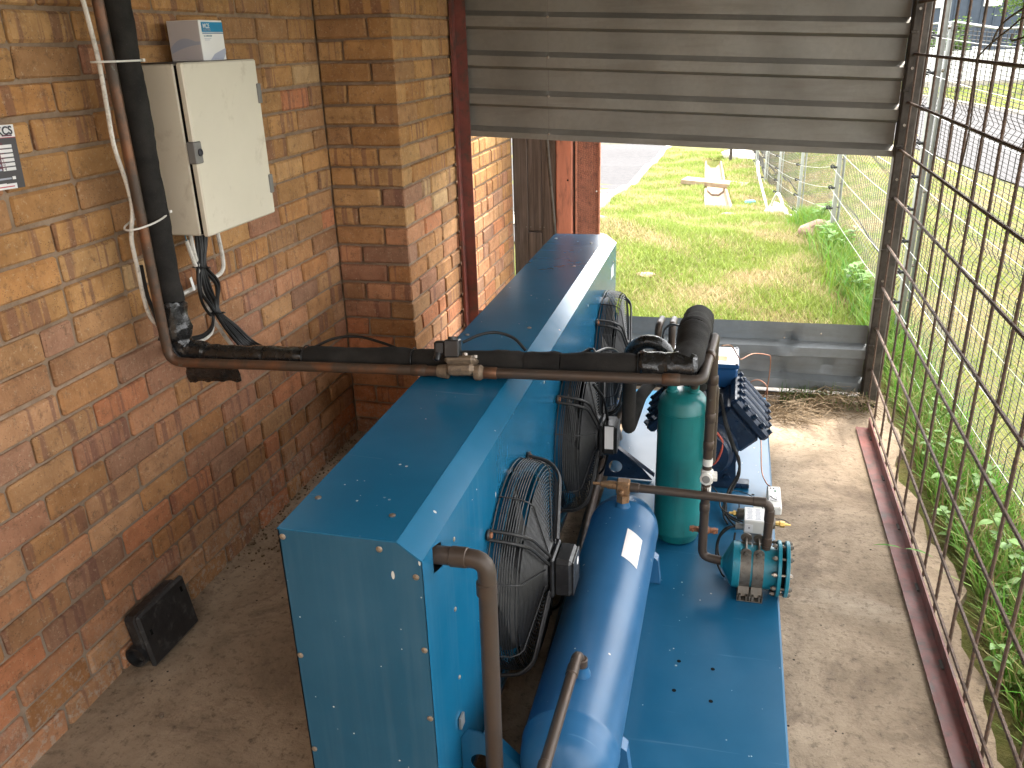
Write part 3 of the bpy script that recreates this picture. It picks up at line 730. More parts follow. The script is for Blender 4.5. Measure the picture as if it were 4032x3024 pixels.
for x, y in ((-.058, 1.938), (.034, 1.925), (-.063, 1.82), (.033, 1.80), (-.085, 1.54), (.03, 2.47), (.029, 2.445), (.195, 3.84), (.15, 2.93)): bolt_hole(x, y)
MB().box((.176, 2.86, BZ + .0008), (.05, .075, .0008)).build('paper_label', M_whitepl, bp, smooth=False)

# ------------------------------------------------------------------ liquid receiver
TX, TZc, TR = -.269, .279, .1094
tk = thing('liquid_receiver', 'long horizontal bright blue receiver tank lying beside the fans', 'tank', (TX, 1.9, BZ))
prof = [(1.31, .0), (1.313, .03), (1.325, .062), (1.345, .088), (1.37, .102), (1.40, .1075), (1.42, TR), (1.424, TR + .0018), (1.432, TR + .0018), (1.436, TR), (2.36, TR), (2.362, TR + .0014), (2.368, TR + .0014), (2.37, TR), (2.395, .107), (2.43, .094), (2.455, .066), (2.467, .03), (2.47, 0)]
MB().lathe((TX, 0, TZc), (0, 1, 0), prof, 48).build('shell', M_tank, tk, ang=60)
for y in (1.50, 2.29):
    MB().prism([(TX - .105, y, BZ + .001), (TX + .128, y, BZ + .001), (TX + .118, y, BZ + .085), (TX + .10, y, BZ + .10), (TX + .06, y, BZ + .045), (TX - .04, y, BZ + .028), (TX - .10, y, BZ + .09)], (0, .035, 0)).build('saddle', M_tank, tk, smooth=False)
mb = MB(); V = []; Fc = []
for i in range(9):
    a_ = R(16 + 28 * i / 8)
    for y in (2.055, 2.205): V.append((TX + math.sin(a_) * (TR + .0012), y + .018 * i / 8 * (-1), TZc + math.cos(a_) * (TR + .0012)))
mb.add(V, [(2 * i, 2 * i + 1, 2 * i + 3, 2 * i + 2) for i in range(8)]); mb.build('paper_label', M_card, tk)
MB().lathe((TX + .004, 1.55, TZc + TR - .01), (0, 0, 1), [(0, .022), (.012, .021), (.020, .017), (.034, .017)], 20).build('outlet_boss', M_tank, tk)
MB().lathe((TX, 2.33, TZc + TR - .01), (0, 0, 1), [(0, .026), (.012, .022), (.03, .018), (.036, .018)], 20).build('inlet_boss', M_tank, tk)
def pipe_thing(name, label, mat, runs, cat='pipe', collars=(), group=None, base=None):
    t = thing(name, label, cat, base or runs[0][0][0], group)
    for pts, r_, rb in runs:
        MB().tube(bend_path(pts, rb), r_, 14).build('tube', mat, t, ang=50)
    for c_, d, r_, L in collars:
        c_ = Vector(c_); d = Vector(d).normalized(); MB().lathe(c_ - d * L / 2, d, [(0, r_ * .97), (.002, r_ * 1.12), (L - .002, r_ * 1.12), (L, r_ * .97)], 16).build('coupling', mat, t)
    return t
pipe_thing('outlet_pipe', 'short brown elbow pipe leaving the near end of the blue tank', M_copper2, [([(TX + .004, 1.55, .40), (TX - .004, 1.548, .448), (TX - .018, 1.15, .418), (TX - .02, 1.10, .2)], .0125, .035)],
           collars=[((TX + .003, 1.55, .417), (0, 0, 1), .0135, .03), ((TX - .006, 1.49, .444), (0, 1, .07), .0125, .03), ((TX - .0155, 1.22, .424), (0, 1, .07), .0125, .04)])
vt = thing('shutoff_valve', 'dull brass shutoff valve block standing on the far end of the tank', 'valve', (TX, 2.33, .41))
MB().box((TX, 2.33, .455), (.042, .036, .046), ch=.005).build('body', M_brass, vt, smooth=False)
MB().lathe((TX, 2.33, .405), (0, 0, 1), [(0, .022), (.026, .022), (.028, .016)], 6).build('nut', M_brass, vt, smooth=False)
MB().lathe((TX - .02, 2.33, .458), (-1, 0, 0), [(0, .013), (.028, .013), (.032, .011), (.05, .009), (.052, .005), (.075, .005), (.076, 0)], 12).build('spindle', M_brass, vt)
MB().lathe((TX - .004, 2.312, .447), (0, -1, 0), [(0, .009), (.008, .009), (.012, .006), (.013, 0)], 8).build('plug', M_brass, vt)
pipe_thing('liquid_pipe', 'brown pipe from the brass valve across to the teal filter', M_copper2, [([(TX + .02, 2.33, .456), (.172, 2.33, .447), (.172, 2.33, .285)], .0135, .03)],
           collars=[((TX + .035, 2.33, .456), (1, 0, 0), .0135, .03), ((.14, 2.33, .448), (1, 0, 0), .0135, .04), ((.172, 2.33, .405), (0, 0, 1), .0135, .04), ((.172, 2.33, .315), (0, 0, 1), .0135, .03)])
# ------------------------------------------------------------------ filter drier
FA, FZ2, FR = 2.33, .222, .067
fd = thing('filter_drier', 'teal horizontal filter shell strapped down with a bolted end flange', 'filter', (.14, FA, BZ))
MB().lathe((.04, FA, FZ2), (1, 0, 0), [(0, .0), (.001, .018), (.006, .020), (.012, .030), (.030, .064), (.036, .071), (.056, .072), (.060, FR), (.166, FR)], 40).build('shell', M_teal, fd, ang=35)
for x in (.206, .230):
    MB().lathe((x, FA, FZ2), (1, 0, 0), [(0, 0), (0, .083), (.0015, .086), (.0105, .086), (.012, .083), (.012, 0)], 40).build('flange', M_teal, fd)
MB().lathe((.216, FA, FZ2), (1, 0, 0), [(0, .068), (.016, .068)], 32).build('gasket', M_seam, fd)
for k in range(10):
    a_ = R(18 + 36 * k); p_ = Vector((.190, FA + .0775 * math.cos(a_), FZ2 + .0775 * math.sin(a_)))
    mb = MB().cyl(p_, p_ + Vector((.062, 0, 0)), .004, seg=8); mb.lathe(p_ + Vector((.005, 0, 0)), (1, 0, 0), [(0, .0075), (.009, .0075)], 6); mb.lathe(p_ + Vector((.052, 0, 0)), (1, 0, 0), [(0, .0075), (.006, .0075)], 6)
    mb.build('flange_bolt', M_strap if k % 4 else M_bolt, fd, smooth=False)
for x in (.113, .151):
    mb = MB(); V = []
    for i in range(17):
        a_ = R(-70 + 115 * i / 16 + 90)  # near side, from the foot over the front
        V.append(a_)
    arc = [(FA - (FR + .003) * math.sin(R(t)), FZ2 + (FR + .003) * math.cos(R(t))) for t in range(28, 136, 9)]
    mb.sheet([(x - .016, y, z) for y, z in arc] + [(x - .016, FA - .068, BZ + .012)], (.032, 0, 0), -.002); mb.build('strap', M_strap, fd, ang=50)
    mb = MB(); mb.sheet([(x - .016, FA + (FR + .003) * math.sin(R(t)), FZ2 + (FR + .003) * math.cos(R(t))) for t in range(10, 140, 10)], (.032, 0, 0), .002); mb.build('strap', M_strap, fd, ang=50)
    mb = MB(); yb = FA - (FR + .006) * math.sin(R(25)); zb2 = FZ2 + (FR + .004) * math.cos(R(25))
    mb.lathe((x, yb + .064, zb2 + .012), (0, 1, .15), [(0, 0), (0, .017), (.003, .017), (.003, 0)], 18); mb.build('washer', M_strap, fd); mb = MB(); mb.lathe((x, yb - .004, zb2), (0, 1, .15), [(0, 0), (0, .016), (.003, .016), (.003, 0)], 18); mb.build('washer', M_strap, fd)
    mb = MB().cyl((x, yb - .012, zb2 - .001), (x, yb + .075, zb2 + .013), .004, seg=8); mb.lathe((x, yb - .012, zb2 - .001), (0, 1, .15), [(0, 0), (0, .007), (.007, .007), (.007, 0)], 6); mb.build('clamp_bolt', M_strap, fd, smooth=False)
    mb = MB().sheet([(x - .019, FA - .080, BZ + .022), (x - .019, FA - .080, BZ + .002), (x + .019, FA - .080, BZ + .002), (x + .019, FA - .080, BZ + .022)], (0, .14, 0), .003); mb.box((x - .010, FA - .07, BZ + .012), (.006, .014, .016)); mb.box((x + .010, FA - .07, BZ + .012), (.006, .014, .016)); mb.build('foot', M_strap, fd, smooth=False)
# ------------------------------------------------------------------ oil separator
gx, gy = -.112, 2.592
gc = thing('oil_separator', 'tall upright teal green cylinder with two ports on its domed top', 'cylinder', (gx, gy, BZ))
MB().lathe((gx, gy, BZ), (0, 0, 1), [(.004, 0), (.004, .06), (.006, .070), (.030, .0785), (.034, .080), (.042, .080), (.046, .079), (.478, .079), (.480, .0812), (.488, .0812), (.492, .079), (.515, .077), (.532, .066), (.541, .045), (.543, 0)], 44).build('shell', M_green, gc, ang=35)
for dx, h in ((-.036, .58), (.034, .565)): MB().lathe((gx + dx, gy, BZ + .53), (0, 0, 1), [(0, .021), (.014, .020), (.018, .016), (h - .53, .016)], 18).build('port', M_green, gc)
# ------------------------------------------------------------------ compressor
cp = thing('compressor', 'dark blue piston compressor with bolted heads behind the green cylinder', 'compressor', (-.03, 3.25, BZ))
cx_, cz_ = -.035, .285
MB().lathe((cx_, 2.93, cz_), (0, 1, 0), [(0, 0), (0, .085), (.012, .098), (.03, .105), (.05, .122), (.30, .125), (.33, .135), (.36, .135), (.38, .125), (.62, .122), (.66, .10), (.67, 0)], 40).build('crankcase', M_comp, cp, ang=40)
MB().prism([(-.15, 2.96, BZ + .002), (.085, 2.96, BZ + .002), (.075, 2.96, .33), (-.14, 2.96, .33)], (0, .58, 0)).build('sump', M_comp, cp, smooth=False)
for y in (2.99, 3.48):
    for x in (-.16, .10): MB().box((x, y, BZ + .012), (.07, .05, .02), ch=.004).build('foot', M_comp, cp, smooth=False)
def head(sx):
    al = R(48) * sx; Rm = Matrix.Rotation(al, 3, 'Y'); c0 = Vector((cx_, 3.10, cz_)); 
    def P(u_, y_, n_): return c0 + Rm @ Vector((u_, 0, n_)) + Vector((0, y_, 0))
    h = MB(); h.box(P(0, .02, .135), (.175, .27, .10), Rm, .012); h.build('cylinder_block', M_comp, cp, smooth=False)
    h = MB(); h.box(P(0, .02, .205), (.195, .29, .040), Rm, .010)
    for k in range(4): h.box(P(0, -.085 + k * .07, .232), (.15, .016, .018), Rm, .006)
    h.box(P(0, .02, .226), (.13, .24, .014), Rm, .006)
    ho = h.build('cylinder_head', M_comp, cp, smooth=False)
    for k in range(5):
        for e in (-.084, .084):
            q_ = P(e, -.105 + k * .0625, .222); d = Rm @ Vector((0, 0, 1)); MB().lathe(q_, d, [(0, .0125), (.004, .0125), (.004, .0095), (.016, .0095), (.017, 0)], 6).build('head_bolt', M_comp, ho, smooth=False)
    for u_ in (-.045, .0, .045):
        q_ = P(u_, -.118, .222); MB().lathe(q_, Rm @ Vector((0, 0, 1)), [(0, .0125), (.004, .0125), (.004, .0095), (.016, .0095), (.017, 0)], 6).build('head_bolt', M_comp, ho, smooth=False)
head(1); head(-1)
MB().lathe((.03, 2.962, .235), (0, -1, 0), [(0, .022), (.006, .022), (.006, .016), (.012, .016), (.012, 0)], 18).build('sight_glass', M_brass, cp)
for x, z in ((.05, .19), (-.10, .19), (-.11, .30), (.055, .31)): MB().lathe((x, 2.96, z), (0, -1, 0), [(0, .014), (.012, .014), (.013, 0)], 6).build('cover_bolt', M_comp, cp, smooth=False)
tb = thing('terminal_box', 'blue electrical box with a whitish flat lid above the compressor', 'electrical box', (-.065, 3.31, .46))
MB().box((-.065, 3.31, .492), (.262, .20, .086), ch=.008).build('body', M_box_blue, tb, smooth=False)
MB().box((-.065, 3.31, .5435), (.27, .208, .016), ch=.003).build('lid', M_box_blue, tb, smooth=False)
MB().box((-.065, 3.31, .5527), (.262, .200, .0018)).build('lid_sheet', plain('aluminium_label', (.55, .55, .56), .42, .35, .15, 9, (.35, .33, .32), .35, stretch=(1, 6, 1)), tb, smooth=False)
MB().box((.005, 3.275, .5541), (.035, .05, .0008)).build('sticker', M_yellow, tb, smooth=False)
for x in (-.19, .06):
    for y in (3.213, 3.407): MB().cyl((x, y, .545), (x, y, .557), .005, seg=8).build('lid_screw', M_blackpl, tb)
MB().box((-.05, 3.33, .445), (.10, .12, .02)).build('mounting_foot', M_strap, tb, smooth=False)
# ------------------------------------------------------------------ suction line in black foam
def sleeve(path, r_, pinch=(), seg=18, rough=.0, step=.018):
    P = []; Q = bend_path(path, r_ * 1.6, 6)
    for i in range(len(Q) - 1):
        k = max(1, int((Q[i + 1] - Q[i]).length / step))
        for j in range(k): P.append(Q[i].lerp(Q[i + 1], j / k))
    P.append(Q[-1]); rad = []; s_ = 0; ph = random.uniform(0, 9)
    for i, q_ in enumerate(P):
        if i: s_ += (P[i] - P[i - 1]).length
        v_ = r_ * (1 + .035 * math.sin(s_ * 23 + ph) + .02 * math.sin(s_ * 61 + ph * 2) + rough * random.uniform(-1, 1))
        for c_, wd, am in pinch: v_ *= 1 - am * math.exp(-((s_ - c_) / wd) ** 2)
        rad.append(v_)
    rad[0] *= .9; rad[-1] *= .9
    return crumple(crumple(MB().tube(P, r_, seg, True, rad), .0022, 22, ph), .0016, 60, ph)
sl = thing('suction_pipe', 'thick black foam covered pipe crossing over the blue cabinet', 'pipe', (-1.585, 2.09, .9))
sleeve([(-1.588, 2.088, 2.33), (-1.588, 2.088, 1.05)], .037, [(.60, .006, .07), (.95, .006, .05)]).build('foam_sleeve', M_foam, sl, ang=60)
def yz(x): return 2.088, .901 + (x + 1.55) * .0380
segs = [(-1.50, -1.30), (-1.297, -1.17), (-1.167, -.835), (-.832, -.515), (-.512, -.415), (-.412, -.21), (-.207, -.08)]
for i, (a_, b_) in enumerate(segs):
    y, z = yz(a_); y2, z2 = yz(b_)
    sleeve([(a_, y, z), (b_, y2, z2)], .0325 + (.001, .0, .0015, .0, .0015, .0, .003)[i], [(.05, .008, .14)] if i == 4 else ([(.06, .02, .10), (.14, .012, .12)] if i in (0, 1) else [(.12 + .03 * i, .02, .07), (.22, .03, -.05)]), rough=.004).build('foam_sleeve', M_foam if i not in (0, 1) else M_tape, sl, ang=60)
y, z = yz(-.08)
sleeve([(-.10, y - .01, z), (-.082, y + .06, z), (-.080, 2.34, z + .012)], .044, [(.12, .01, .05)], rough=.01).build('foam_sleeve', M_foam, sl, ang=60)
sleeve([(-.080, 2.335, z + .010), (-.079, 2.71, .898), (-.079, 2.735, .66), (-.079, 2.95, .60)], .0465, [(.06, .008, .05), (.15, .008, .06)], rough=.006).build('foam_sleeve', M_foam, sl, ang=60)
mb = crumple(sleeve([(-.205, y, z - .004), (-.06, y + .002, z + .001)], .038, rough=.02, step=.010, seg=26), .006, 32); mb.build('tape_wrap', M_tape, sl, ang=25)
mb = sleeve([(-1.588, 2.086, 1.07), (-1.585, 2.082, .955)], .043, rough=.02, step=.010, seg=26); crumple(mb, .007, 30, 3); mb.build('tape_wrap', M_tape, sl, ang=25)
mb = sleeve([(-1.585, 2.085, .96), (-1.575, 2.088, .915), (-1.50, 2.092, .905)], .037, rough=.02, step=.010, seg=26); crumple(mb, .007, 30, 5); mb.build('tape_wrap', M_tape, sl, ang=25)
def rag(pts, m, name, par, th=.0018):
    """ragged hanging strip of tape"""
    mb = MB(); V = []; nn = 22
    (x0, z0), (x1, z1), h = pts
    for i in range(nn + 1):
        t = i / nn; x = x0 + (x1 - x0) * t; zt = z0 + (z1 - z0) * t
        for j in range(6):
            s_ = j / 5; V.append((x, 2.052 - .010 * math.sin(s_ * 3.0 + t * 2) - .0025 * math.sin(t * 11 + s_ * 3), zt - h * s_ * (1 + (.04 * math.sin(t * 23) + .03 * random.uniform(-1, 1)) * (j == 5))))
    mb.add(V, [(i * 6 + j, (i + 1) * 6 + j, (i + 1) * 6 + j + 1, i * 6 + j + 1) for i in range(nn) for j in range(5)])
    o = mb.build(name, m, par, ang=60); sm = o.modifiers.new('t', 'SOLIDIFY'); sm.thickness = th
rag(((-1.545, .882), (-1.375, .892), .055), M_tape, 'torn_tape', sl)
rag(((-1.605, .99), (-1.555, .90), .035), M_tape, 'torn_tape', sl)
for a_ in (-1.168, -.834, -.2085):
    y, z = yz(a_); MB().torus((a_, y, z), (1, 0, .04), .0345, .0022, 28, 5).build('cable_tie', M_rubber, sl)
# ------------------------------------------------------------------ liquid line in bare copper
ll = thing('copper_pipe', 'bare tarnished copper pipe running from the wall over the cabinet to the right', 'pipe', (-1.58, 2.02, .9))
def lz(x): return .899 + (x + 1.58) * .030
pa = bend_path([(-1.582, 2.008, 2.33), (-1.582, 2.022, lz(-1.58)), (-.74, 2.03, lz(-.74))], .045)
MB().tube(pa, .0145, 14).build('tube', M_copper, ll, ang=50)
pb = bend_path([(-.625, 2.03, lz(-.62)), (-.043, 2.03, lz(-.04)), (-.022, 2.365, .955), (-.018, 2.345, .226), (.048, 2.332, .223)], .026)
MB().tube(pb, .0140, 14).build('tube', M_copper2, ll, ang=50)
def coll(par, c_, d, r_, L, m):
    c_ = Vector(c_); d = Vector(d).normalized(); MB().lathe(c_ - d * L / 2, d, [(0, r_ * .98), (.003, r_ * 1.13), (L - .003, r_ * 1.13), (L, r_ * .98)], 16).build('coupling', m, par)
for x in (-.80, -.60, -.12): coll(ll, (x, 2.03, lz(x)), (1, 0, .03), .0143, .045, M_copper)
for z in (.82, .70, .61, .40): coll(ll, (-.0195, 2.345 + (z - .226) * .0275, z), (0, 0, 1), .0140, .03, M_copper2)
coll(ll, (-.030, 2.20, .951), (.06, 1, .03), .0140, .03, M_copper2)
for z0, z1 in ((.545, .565), (.452, .472)): MB().lathe((-.019, 2.353, z0), (0, 0, 1), [(0, .0150), (.022, .0150)], 16).build('white_solder_band', M_whitepl, ll)
sg = thing('sight_glass', 'small white metal sight glass fitting on the upright brown pipe', 'sight glass', (-.019, 2.353, .507))
MB().lathe((-.019, 2.353, .483), (0, 0, 1), [(0, .015), (.004, .019), (.044, .019), (.048, .015)], 20).build('body', M_whitepl, sg)
MB().lathe((-.019, 2.337, .507), (-.1, -1, .2), [(0, .020), (.010, .020), (.012, .017), (.0125, 0)], 8).build('glass_face', M_whitepl, sg)
MB().lathe((-.0204, 2.3235, .5098), (-.1, -1, .2), [(0, .012), (.0015, .012), (.002, 0)], 16).build('window', M_greypl, sg)
MB().lathe((-.019, 2.353, .507), (1, .1, 0), [(0, .016), (.030, .016), (.031, 0)], 8).build('cap', M_whitepl, sg)
pc = thing('pipe_clamp', 'rusty two bolt clamp round the foot of the upright pipe', 'clamp', (-.018, 2.365, .31))
MB().lathe((-.018, 2.365, .303), (0, 0, 1), [(0, .0148), (.001, .0195), (.013, .0195), (.014, .0148)], 20).build('ring', M_rustbolt, pc)
for s_ in (-1, 1):
    MB().box((-.018 + s_ * .031, 2.365, .31), (.026, .012, .016), ch=.002).build('ear', M_rustbolt, pc, smooth=False); MB().cyl((-.018 + s_ * .033, 2.35, .31), (-.018 + s_ * .033, 2.38, .31), .004, seg=6).build('bolt', M_rustbolt, pc)
# ------------------------------------------------------------------ other pipework
pipe_thing('discharge_elbow', 'brown elbow leaving the right port of the green cylinder', M_copper2, [([(gx + .034, gy, .69), (gx + .034, gy - .01, .735), (gx + .098, gy - .03, .735), (gx + .102, gy - .03, .45), (gx + .102, gy + .1, .42)], .0145, .034)])
pipe_thing('discharge_pipe', 'brown pipe looping from the left port of the green cylinder to the compressor', M_copper2, [([(gx - .036, gy, .69), (gx - .036, gy, .745), (gx - .10, 2.70, .735), (-.245, 2.83, .70), (-.245, 2.88, .60), (-.15, 2.93, .56), (-.12, 3.02, .50)], .0145, .04)])
pipe_thing('foam_drop_pipe', 'black foam covered pipe dropping behind the crossing pipes with a rounded bend', M_foam, [([(-.272, 2.47, .82), (-.276, 2.48, .575), (-.262, 2.72, .60), (-.245, 2.95, .56)], .0215, .045)])
pipe_thing('header_pipe', 'brown pipe sloping low between the fans and the blue tank', M_copper2, [([(-.505, 3.05, .235), (-.432, 3.04, .235), (-.425, 2.98, .22), (-.375, 1.35, .19)], .0165, .03)])
pipe_thing('riser_pipe', 'thick brown pipe leaving a slot in the cabinet and turning down', M_copper2, [([(-.56, 1.318, .828), (-.408, 1.31, .836), (-.412, 1.31, .12)], .0185, .033)],
           collars=[((-.463, 1.313, .833), (1, -.05, .05), .0185, .035), ((-.410, 1.31, .772), (0, 0, 1), .0185, .03)])
pipe_thing('copper_bend', 'left of two upright copper stubs behind the dark foam arch', M_copper2, [([(-.262, 3.30, .42), (-.254, 3.30, .668), (-.25, 3.42, .66)], .0145, .03)])
pipe_thing('copper_bend', 'right of two upright copper stubs next to the foam elbow', M_copper2, [([(-.200, 3.30, .42), (-.200, 3.30, .672), (-.20, 3.42, .66)], .0145, .03)])
arch = [(-.260 + .075 * math.cos(a_), 3.0 - .02 * math.sin(a_), .625 + .085 * math.sin(a_)) for a_ in np.linspace(math.pi, 0, 14)]
o = MB().tube([(-.335, 3.0, .45)] + arch + [(-.185, 3.0, .47)], .026, 14).build('foam_arch', M_tape, base=(-.26, 3.0, .45)); tag(o, 'shiny black foam arch between the middle fan and the white lid', 'pipe')
o = MB().tube(bend_path([(-.335, 2.985, .46), (-.375, 2.9, .40), (-.40, 3.25, .18)], .05), .017, 12).build('grey_pipe', M_copper2, base=(-.4, 3.2, .2)); tag(o, 'dusty grey brown pipe low behind the middle fan', 'pipe')
# ------------------------------------------------------------------ solenoid valve on the copper line
sv = thing('solenoid_valve', 'brass solenoid valve with a black square coil on the copper pipe', 'valve', (-.68, 2.03, .92))
Rv = Matrix.Rotation(R(-28), 3, 'X') @ Matrix.Rotation(R(-4), 3, 'Y')
vc = Vector((-.678, 2.032, .945))
M_vbrass = plain('dusty_brass_casting', (.20, .145, .095), .6, .25, .25, 30, (.10, .075, .055), .4, .25, 120)
def vp(x, y, z): return vc + Rv @ Vector((x, y, z))
MB().box(vp(0, 0, .012), (.082, .062, .022), Rv, .008).box(vp(0, 0, -.012), (.078, .050, .032), Rv, .010).build('body', M_vbrass, sv, smooth=False)
MB().lathe((-.745, 2.03, lz(-.745)), (1, 0, .03), [(0, .0165), (.012, .0185), (.028, .020), (.03, .02)], 16).build('pipe_socket', M_vbrass, sv); MB().lathe((-.64, 2.03, lz(-.64)), (1, 0, .03), [(0, .02), (.004, .0215), (.016, .0215), (.022, .0165), (.034, .0155)], 16).build('pipe_socket', M_vbrass, sv)
for x, y in ((.031, .022), (-.031, -.022), (.016, -.023)): MB().lathe(vp(x, y, .022), Rv @ Vector((0, 0, 1)), [(0, .0075), (.007, .0075), (.008, .004), (.0081, 0)], 10).build('cap_screw', M_bolt, sv)
MB().lathe(vp(-.022, .006, .022), Rv @ Vector((0, 0, 1)), [(0, .017), (.006, .016), (.009, .013)], 16).build('neck', M_vbrass, sv)
cc = Vector((-.700, 2.032, .993)); Rc = Matrix.Rotation(R(8), 3, 'Z') @ Matrix.Rotation(R(-14), 3, 'X')
MB().box(cc, (.040, .046, .046), Rc, .003).build('coil', M_blackpl, sv, smooth=False)
MB().box(cc + Vector((-.034, -.002, .0)), (.030, .034, .036), Rc, .005).build('plug', M_blackpl, sv, smooth=False)
MB().lathe(cc + Vector((-.036, -.016, -.012)), (-.1, -.6, -.7), [(0, .010), (.02, .010), (.022, .006)], 10).build('cable_gland', M_blackpl, sv)
MB().lathe(cc + Vector((.002, -.003, .022)), Rc @ Vector((0, 0, 1)), [(0, .0125), (.010, .0125), (.010, .0105), (.006, .0100), (.006, 0)], 18).build('coil_nut', M_blackpl, sv)
o = MB().tube(smooth_path([(-.68, 2.06, 1.0), (-.64, 2.09, 1.014), (-.60, 2.12, 1.012), (-.555, 2.13, .995), (-.52, 2.12, .965)]), .0042, 8).build('coil_cable', M_rubber, base=(-.6, 2.1, .9)); tag(o, 'short black cable arching from the valve coil over the foam pipe', 'cable')
o = MB().tube(smooth_path([(-1.16, 2.12, .935), (-1.10, 2.14, .96), (-1.03, 2.15, .966), (-.96, 2.14, .958), (-.87, 2.12, .94)]), .0042, 8).build('slack_cable', M_rubber, base=(-1.0, 2.14, .9)); tag(o, 'thin black cable bowed above the foam pipe in front of the pier', 'cable')

# ------------------------------------------------------------------ pressure control and small fittings
pr = thing('pressure_switch', 'grey white pressure control box above the teal filter', 'pressure switch', (.14, 2.53, BZ))
MB().box((.141, 2.545, .255), (.066, .088, .048), ch=.003).build('housing', M_whitepl, pr, smooth=False)
MB().box((.141, 2.545, .2795), (.062, .084, .0012)).build('printed_top', M_ptwhite, pr, smooth=False)
mb = MB()
for i in range(9):
    for j in range(2): mb.box((.126 + j * .026, 2.512 + i * .008, .2804), (.018 - (i * 5 % 3) * .002, .0022, .0004))
mb.build('fine_print', M_ptgrey, pr, smooth=False)
MB().box((.124, 2.5003, .252), (.026, .001, .026)).build('front_label', M_ptwhite, pr, smooth=False)
mb = MB(); mb.box((.125, 2.4995, .253), (.008, .0004, .0015), Matrix.Rotation(R(50), 3, 'Y')); mb.box((.125, 2.4995, .253), (.008, .0004, .0015), Matrix.Rotation(R(-50), 3, 'Y')); mb.build('cross_mark', M_ptink, pr, smooth=False)
MB().lathe((.108, 2.575, .258), (-1, 0, 0), [(0, .020), (.018, .020), (.022, .017), (.0225, 0)], 20).build('bellows', M_strap, pr); MB().lathe((.174, 2.545, .252), (1, 0, 0), [(0, .021), (.026, .021), (.034, .017), (.035, 0)], 20).build('bellows', M_strap, pr)
MB().lathe((.086, 2.575, .258), (-1, 0, 0), [(0, .006), (.004, .010), (.012, .010), (.013, .006), (.026, .004)], 6).lathe((.208, 2.545, .252), (1, 0, 0), [(0, .007), (.012, .009), (.013, .006), (.016, .011), (.030, .011), (.031, .005), (.044, .0035), (.05, .002)], 6).build('flare_nut', M_brass2, pr, smooth=False)
MB().lathe((.108, 2.515, .246), (-1, 0, 0), [(0, .011), (.022, .011), (.023, .013), (.026, .013), (.0265, 0)], 14).build('cable_gland', M_greypl, pr)
MB().sheet([(.112, 2.60, BZ + .002), (.112, 2.56, BZ + .002), (.112, 2.56, .235)], (.058, 0, 0), .002).build('bracket', M_galv2, pr, smooth=False)
sw = thing('control_module', 'cream plastic control box with dials on the edge of the base plate', 'control box', (.223, 2.875, BZ))
MB().box((.223, 2.875, BZ + .016), (.048, .165, .030), ch=.004).build('housing', M_whitepl, sw, smooth=False)
MB().box((.220, 2.895, BZ + .0318), (.034, .105, .0012)).build('face', M_ptwhite, sw, smooth=False)
for x, y in ((.211, 2.935), (.222, 2.935), (.211, 2.872), (.215, 2.862), (.221, 2.856), (.227, 2.852)): MB().lathe((x, y, BZ + .0322), (0, 0, 1), [(0, .0038), (.002, .0036), (.0022, 0)], 10).build('dial', M_greypl, sw)
MB().box((.227, 2.915, BZ + .033), (.006, .010, .002)).build('indicator', plain('green_lamp', (.02, .16, .06), .4), sw, smooth=False)
mb = MB(); mb.tube(smooth_path([(.206, 2.88, BZ + .0326), (.209, 2.848, BZ + .0326), (.228, 2.840, BZ + .0326), (.232, 2.86, BZ + .0326), (.226, 2.88, BZ + .0326)]), .0007, 4); mb.build('dial_outline', M_ptink, sw)
for x, y in ((.240, 2.952), (.240, 2.80)): MB().lathe((x, y, BZ + .031), (0, 0, 1), [(0, .003), (.001, .003), (.0012, 0)], 8).build('screw', M_bolt, sw)
def wire(name, label, pts, r_, m, cat='cable', group=None, n=7):
    o = MB().tube(smooth_path(pts, n), r_, 7).build(name, m, base=pts[0]); return tag(o, label, cat, group)
wire('capillary_tube', 'thin bright copper capillary with a round coil loop beside the dented sheet', [(.0, 2.55, .86), (.03, 2.75, .79), (.06, 2.95, .68), (.075, 3.15, .60), (.12, 3.28, .578), (.178, 3.32, .562), (.191, 3.32, .545), (.190, 3.31, .46), (.180, 3.30, .40), (.15, 3.30, .388), (.118, 3.30, .405), (.110, 3.30, .43), (.130, 3.30, .456), (.160, 3.30, .458), (.187, 3.30, .43), (.186, 3.29, .38), (.178, 3.26, .33), (.172, 3.20, .29), (.174, 3.10, .25), (.180, 3.03, .19), (.196, 2.97, .175), (.21, 2.95, .172)], .0022, M_cap, 'tube')
for k in range(5):
    j = [random.uniform(-.006, .006) for _ in range(6)]
    wire('control_cable', ('black control cable ending nearest the green cylinder', 'second black control cable from the green cylinder side', 'middle black control cable of the bundle by the compressor', 'second black control cable from the white control box side', 'black control cable ending nearest the white control box')[k], [(.004 + j[0], 3.02, .505), (.03 + j[1], 2.955 + j[2], .425), (.066 + j[1], 2.94, .33 + j[3]), (.086 + j[0], 2.93 + j[4], .285), (.088 + j[5], 2.90, .235), (.066 + j[2] * 2, 2.83, .195 + j[3]), (.05 + j[4] * 2, 2.74, .16), (.06 + .03 * k, 2.68 + j[1] * 3, .148)], .0036, M_rubber, group='bundled control cables')
wire('red_hose', 'thin red tube curving below the compressor', [(-.05, 2.95, .43), (-.01, 2.94, .395), (.024, 2.935, .35), (.020, 2.93, .30), (-.002, 2.93, .255), (-.045, 2.93, .245)], .0045, M_redw, 'tube')
wire('loop_cable', 'thin black cable loop lying on the base plate', [(.05, 2.80, .19), (.075, 2.83, .185), (.098, 2.80, .165), (.090, 2.74, .15), (.068, 2.73, .15), (.055, 2.77, .16), (.06, 2.84, .19), (.11, 2.86, .185), (.16, 2.78, .20), (.19, 2.70, .19)], .0018, M_rubber)
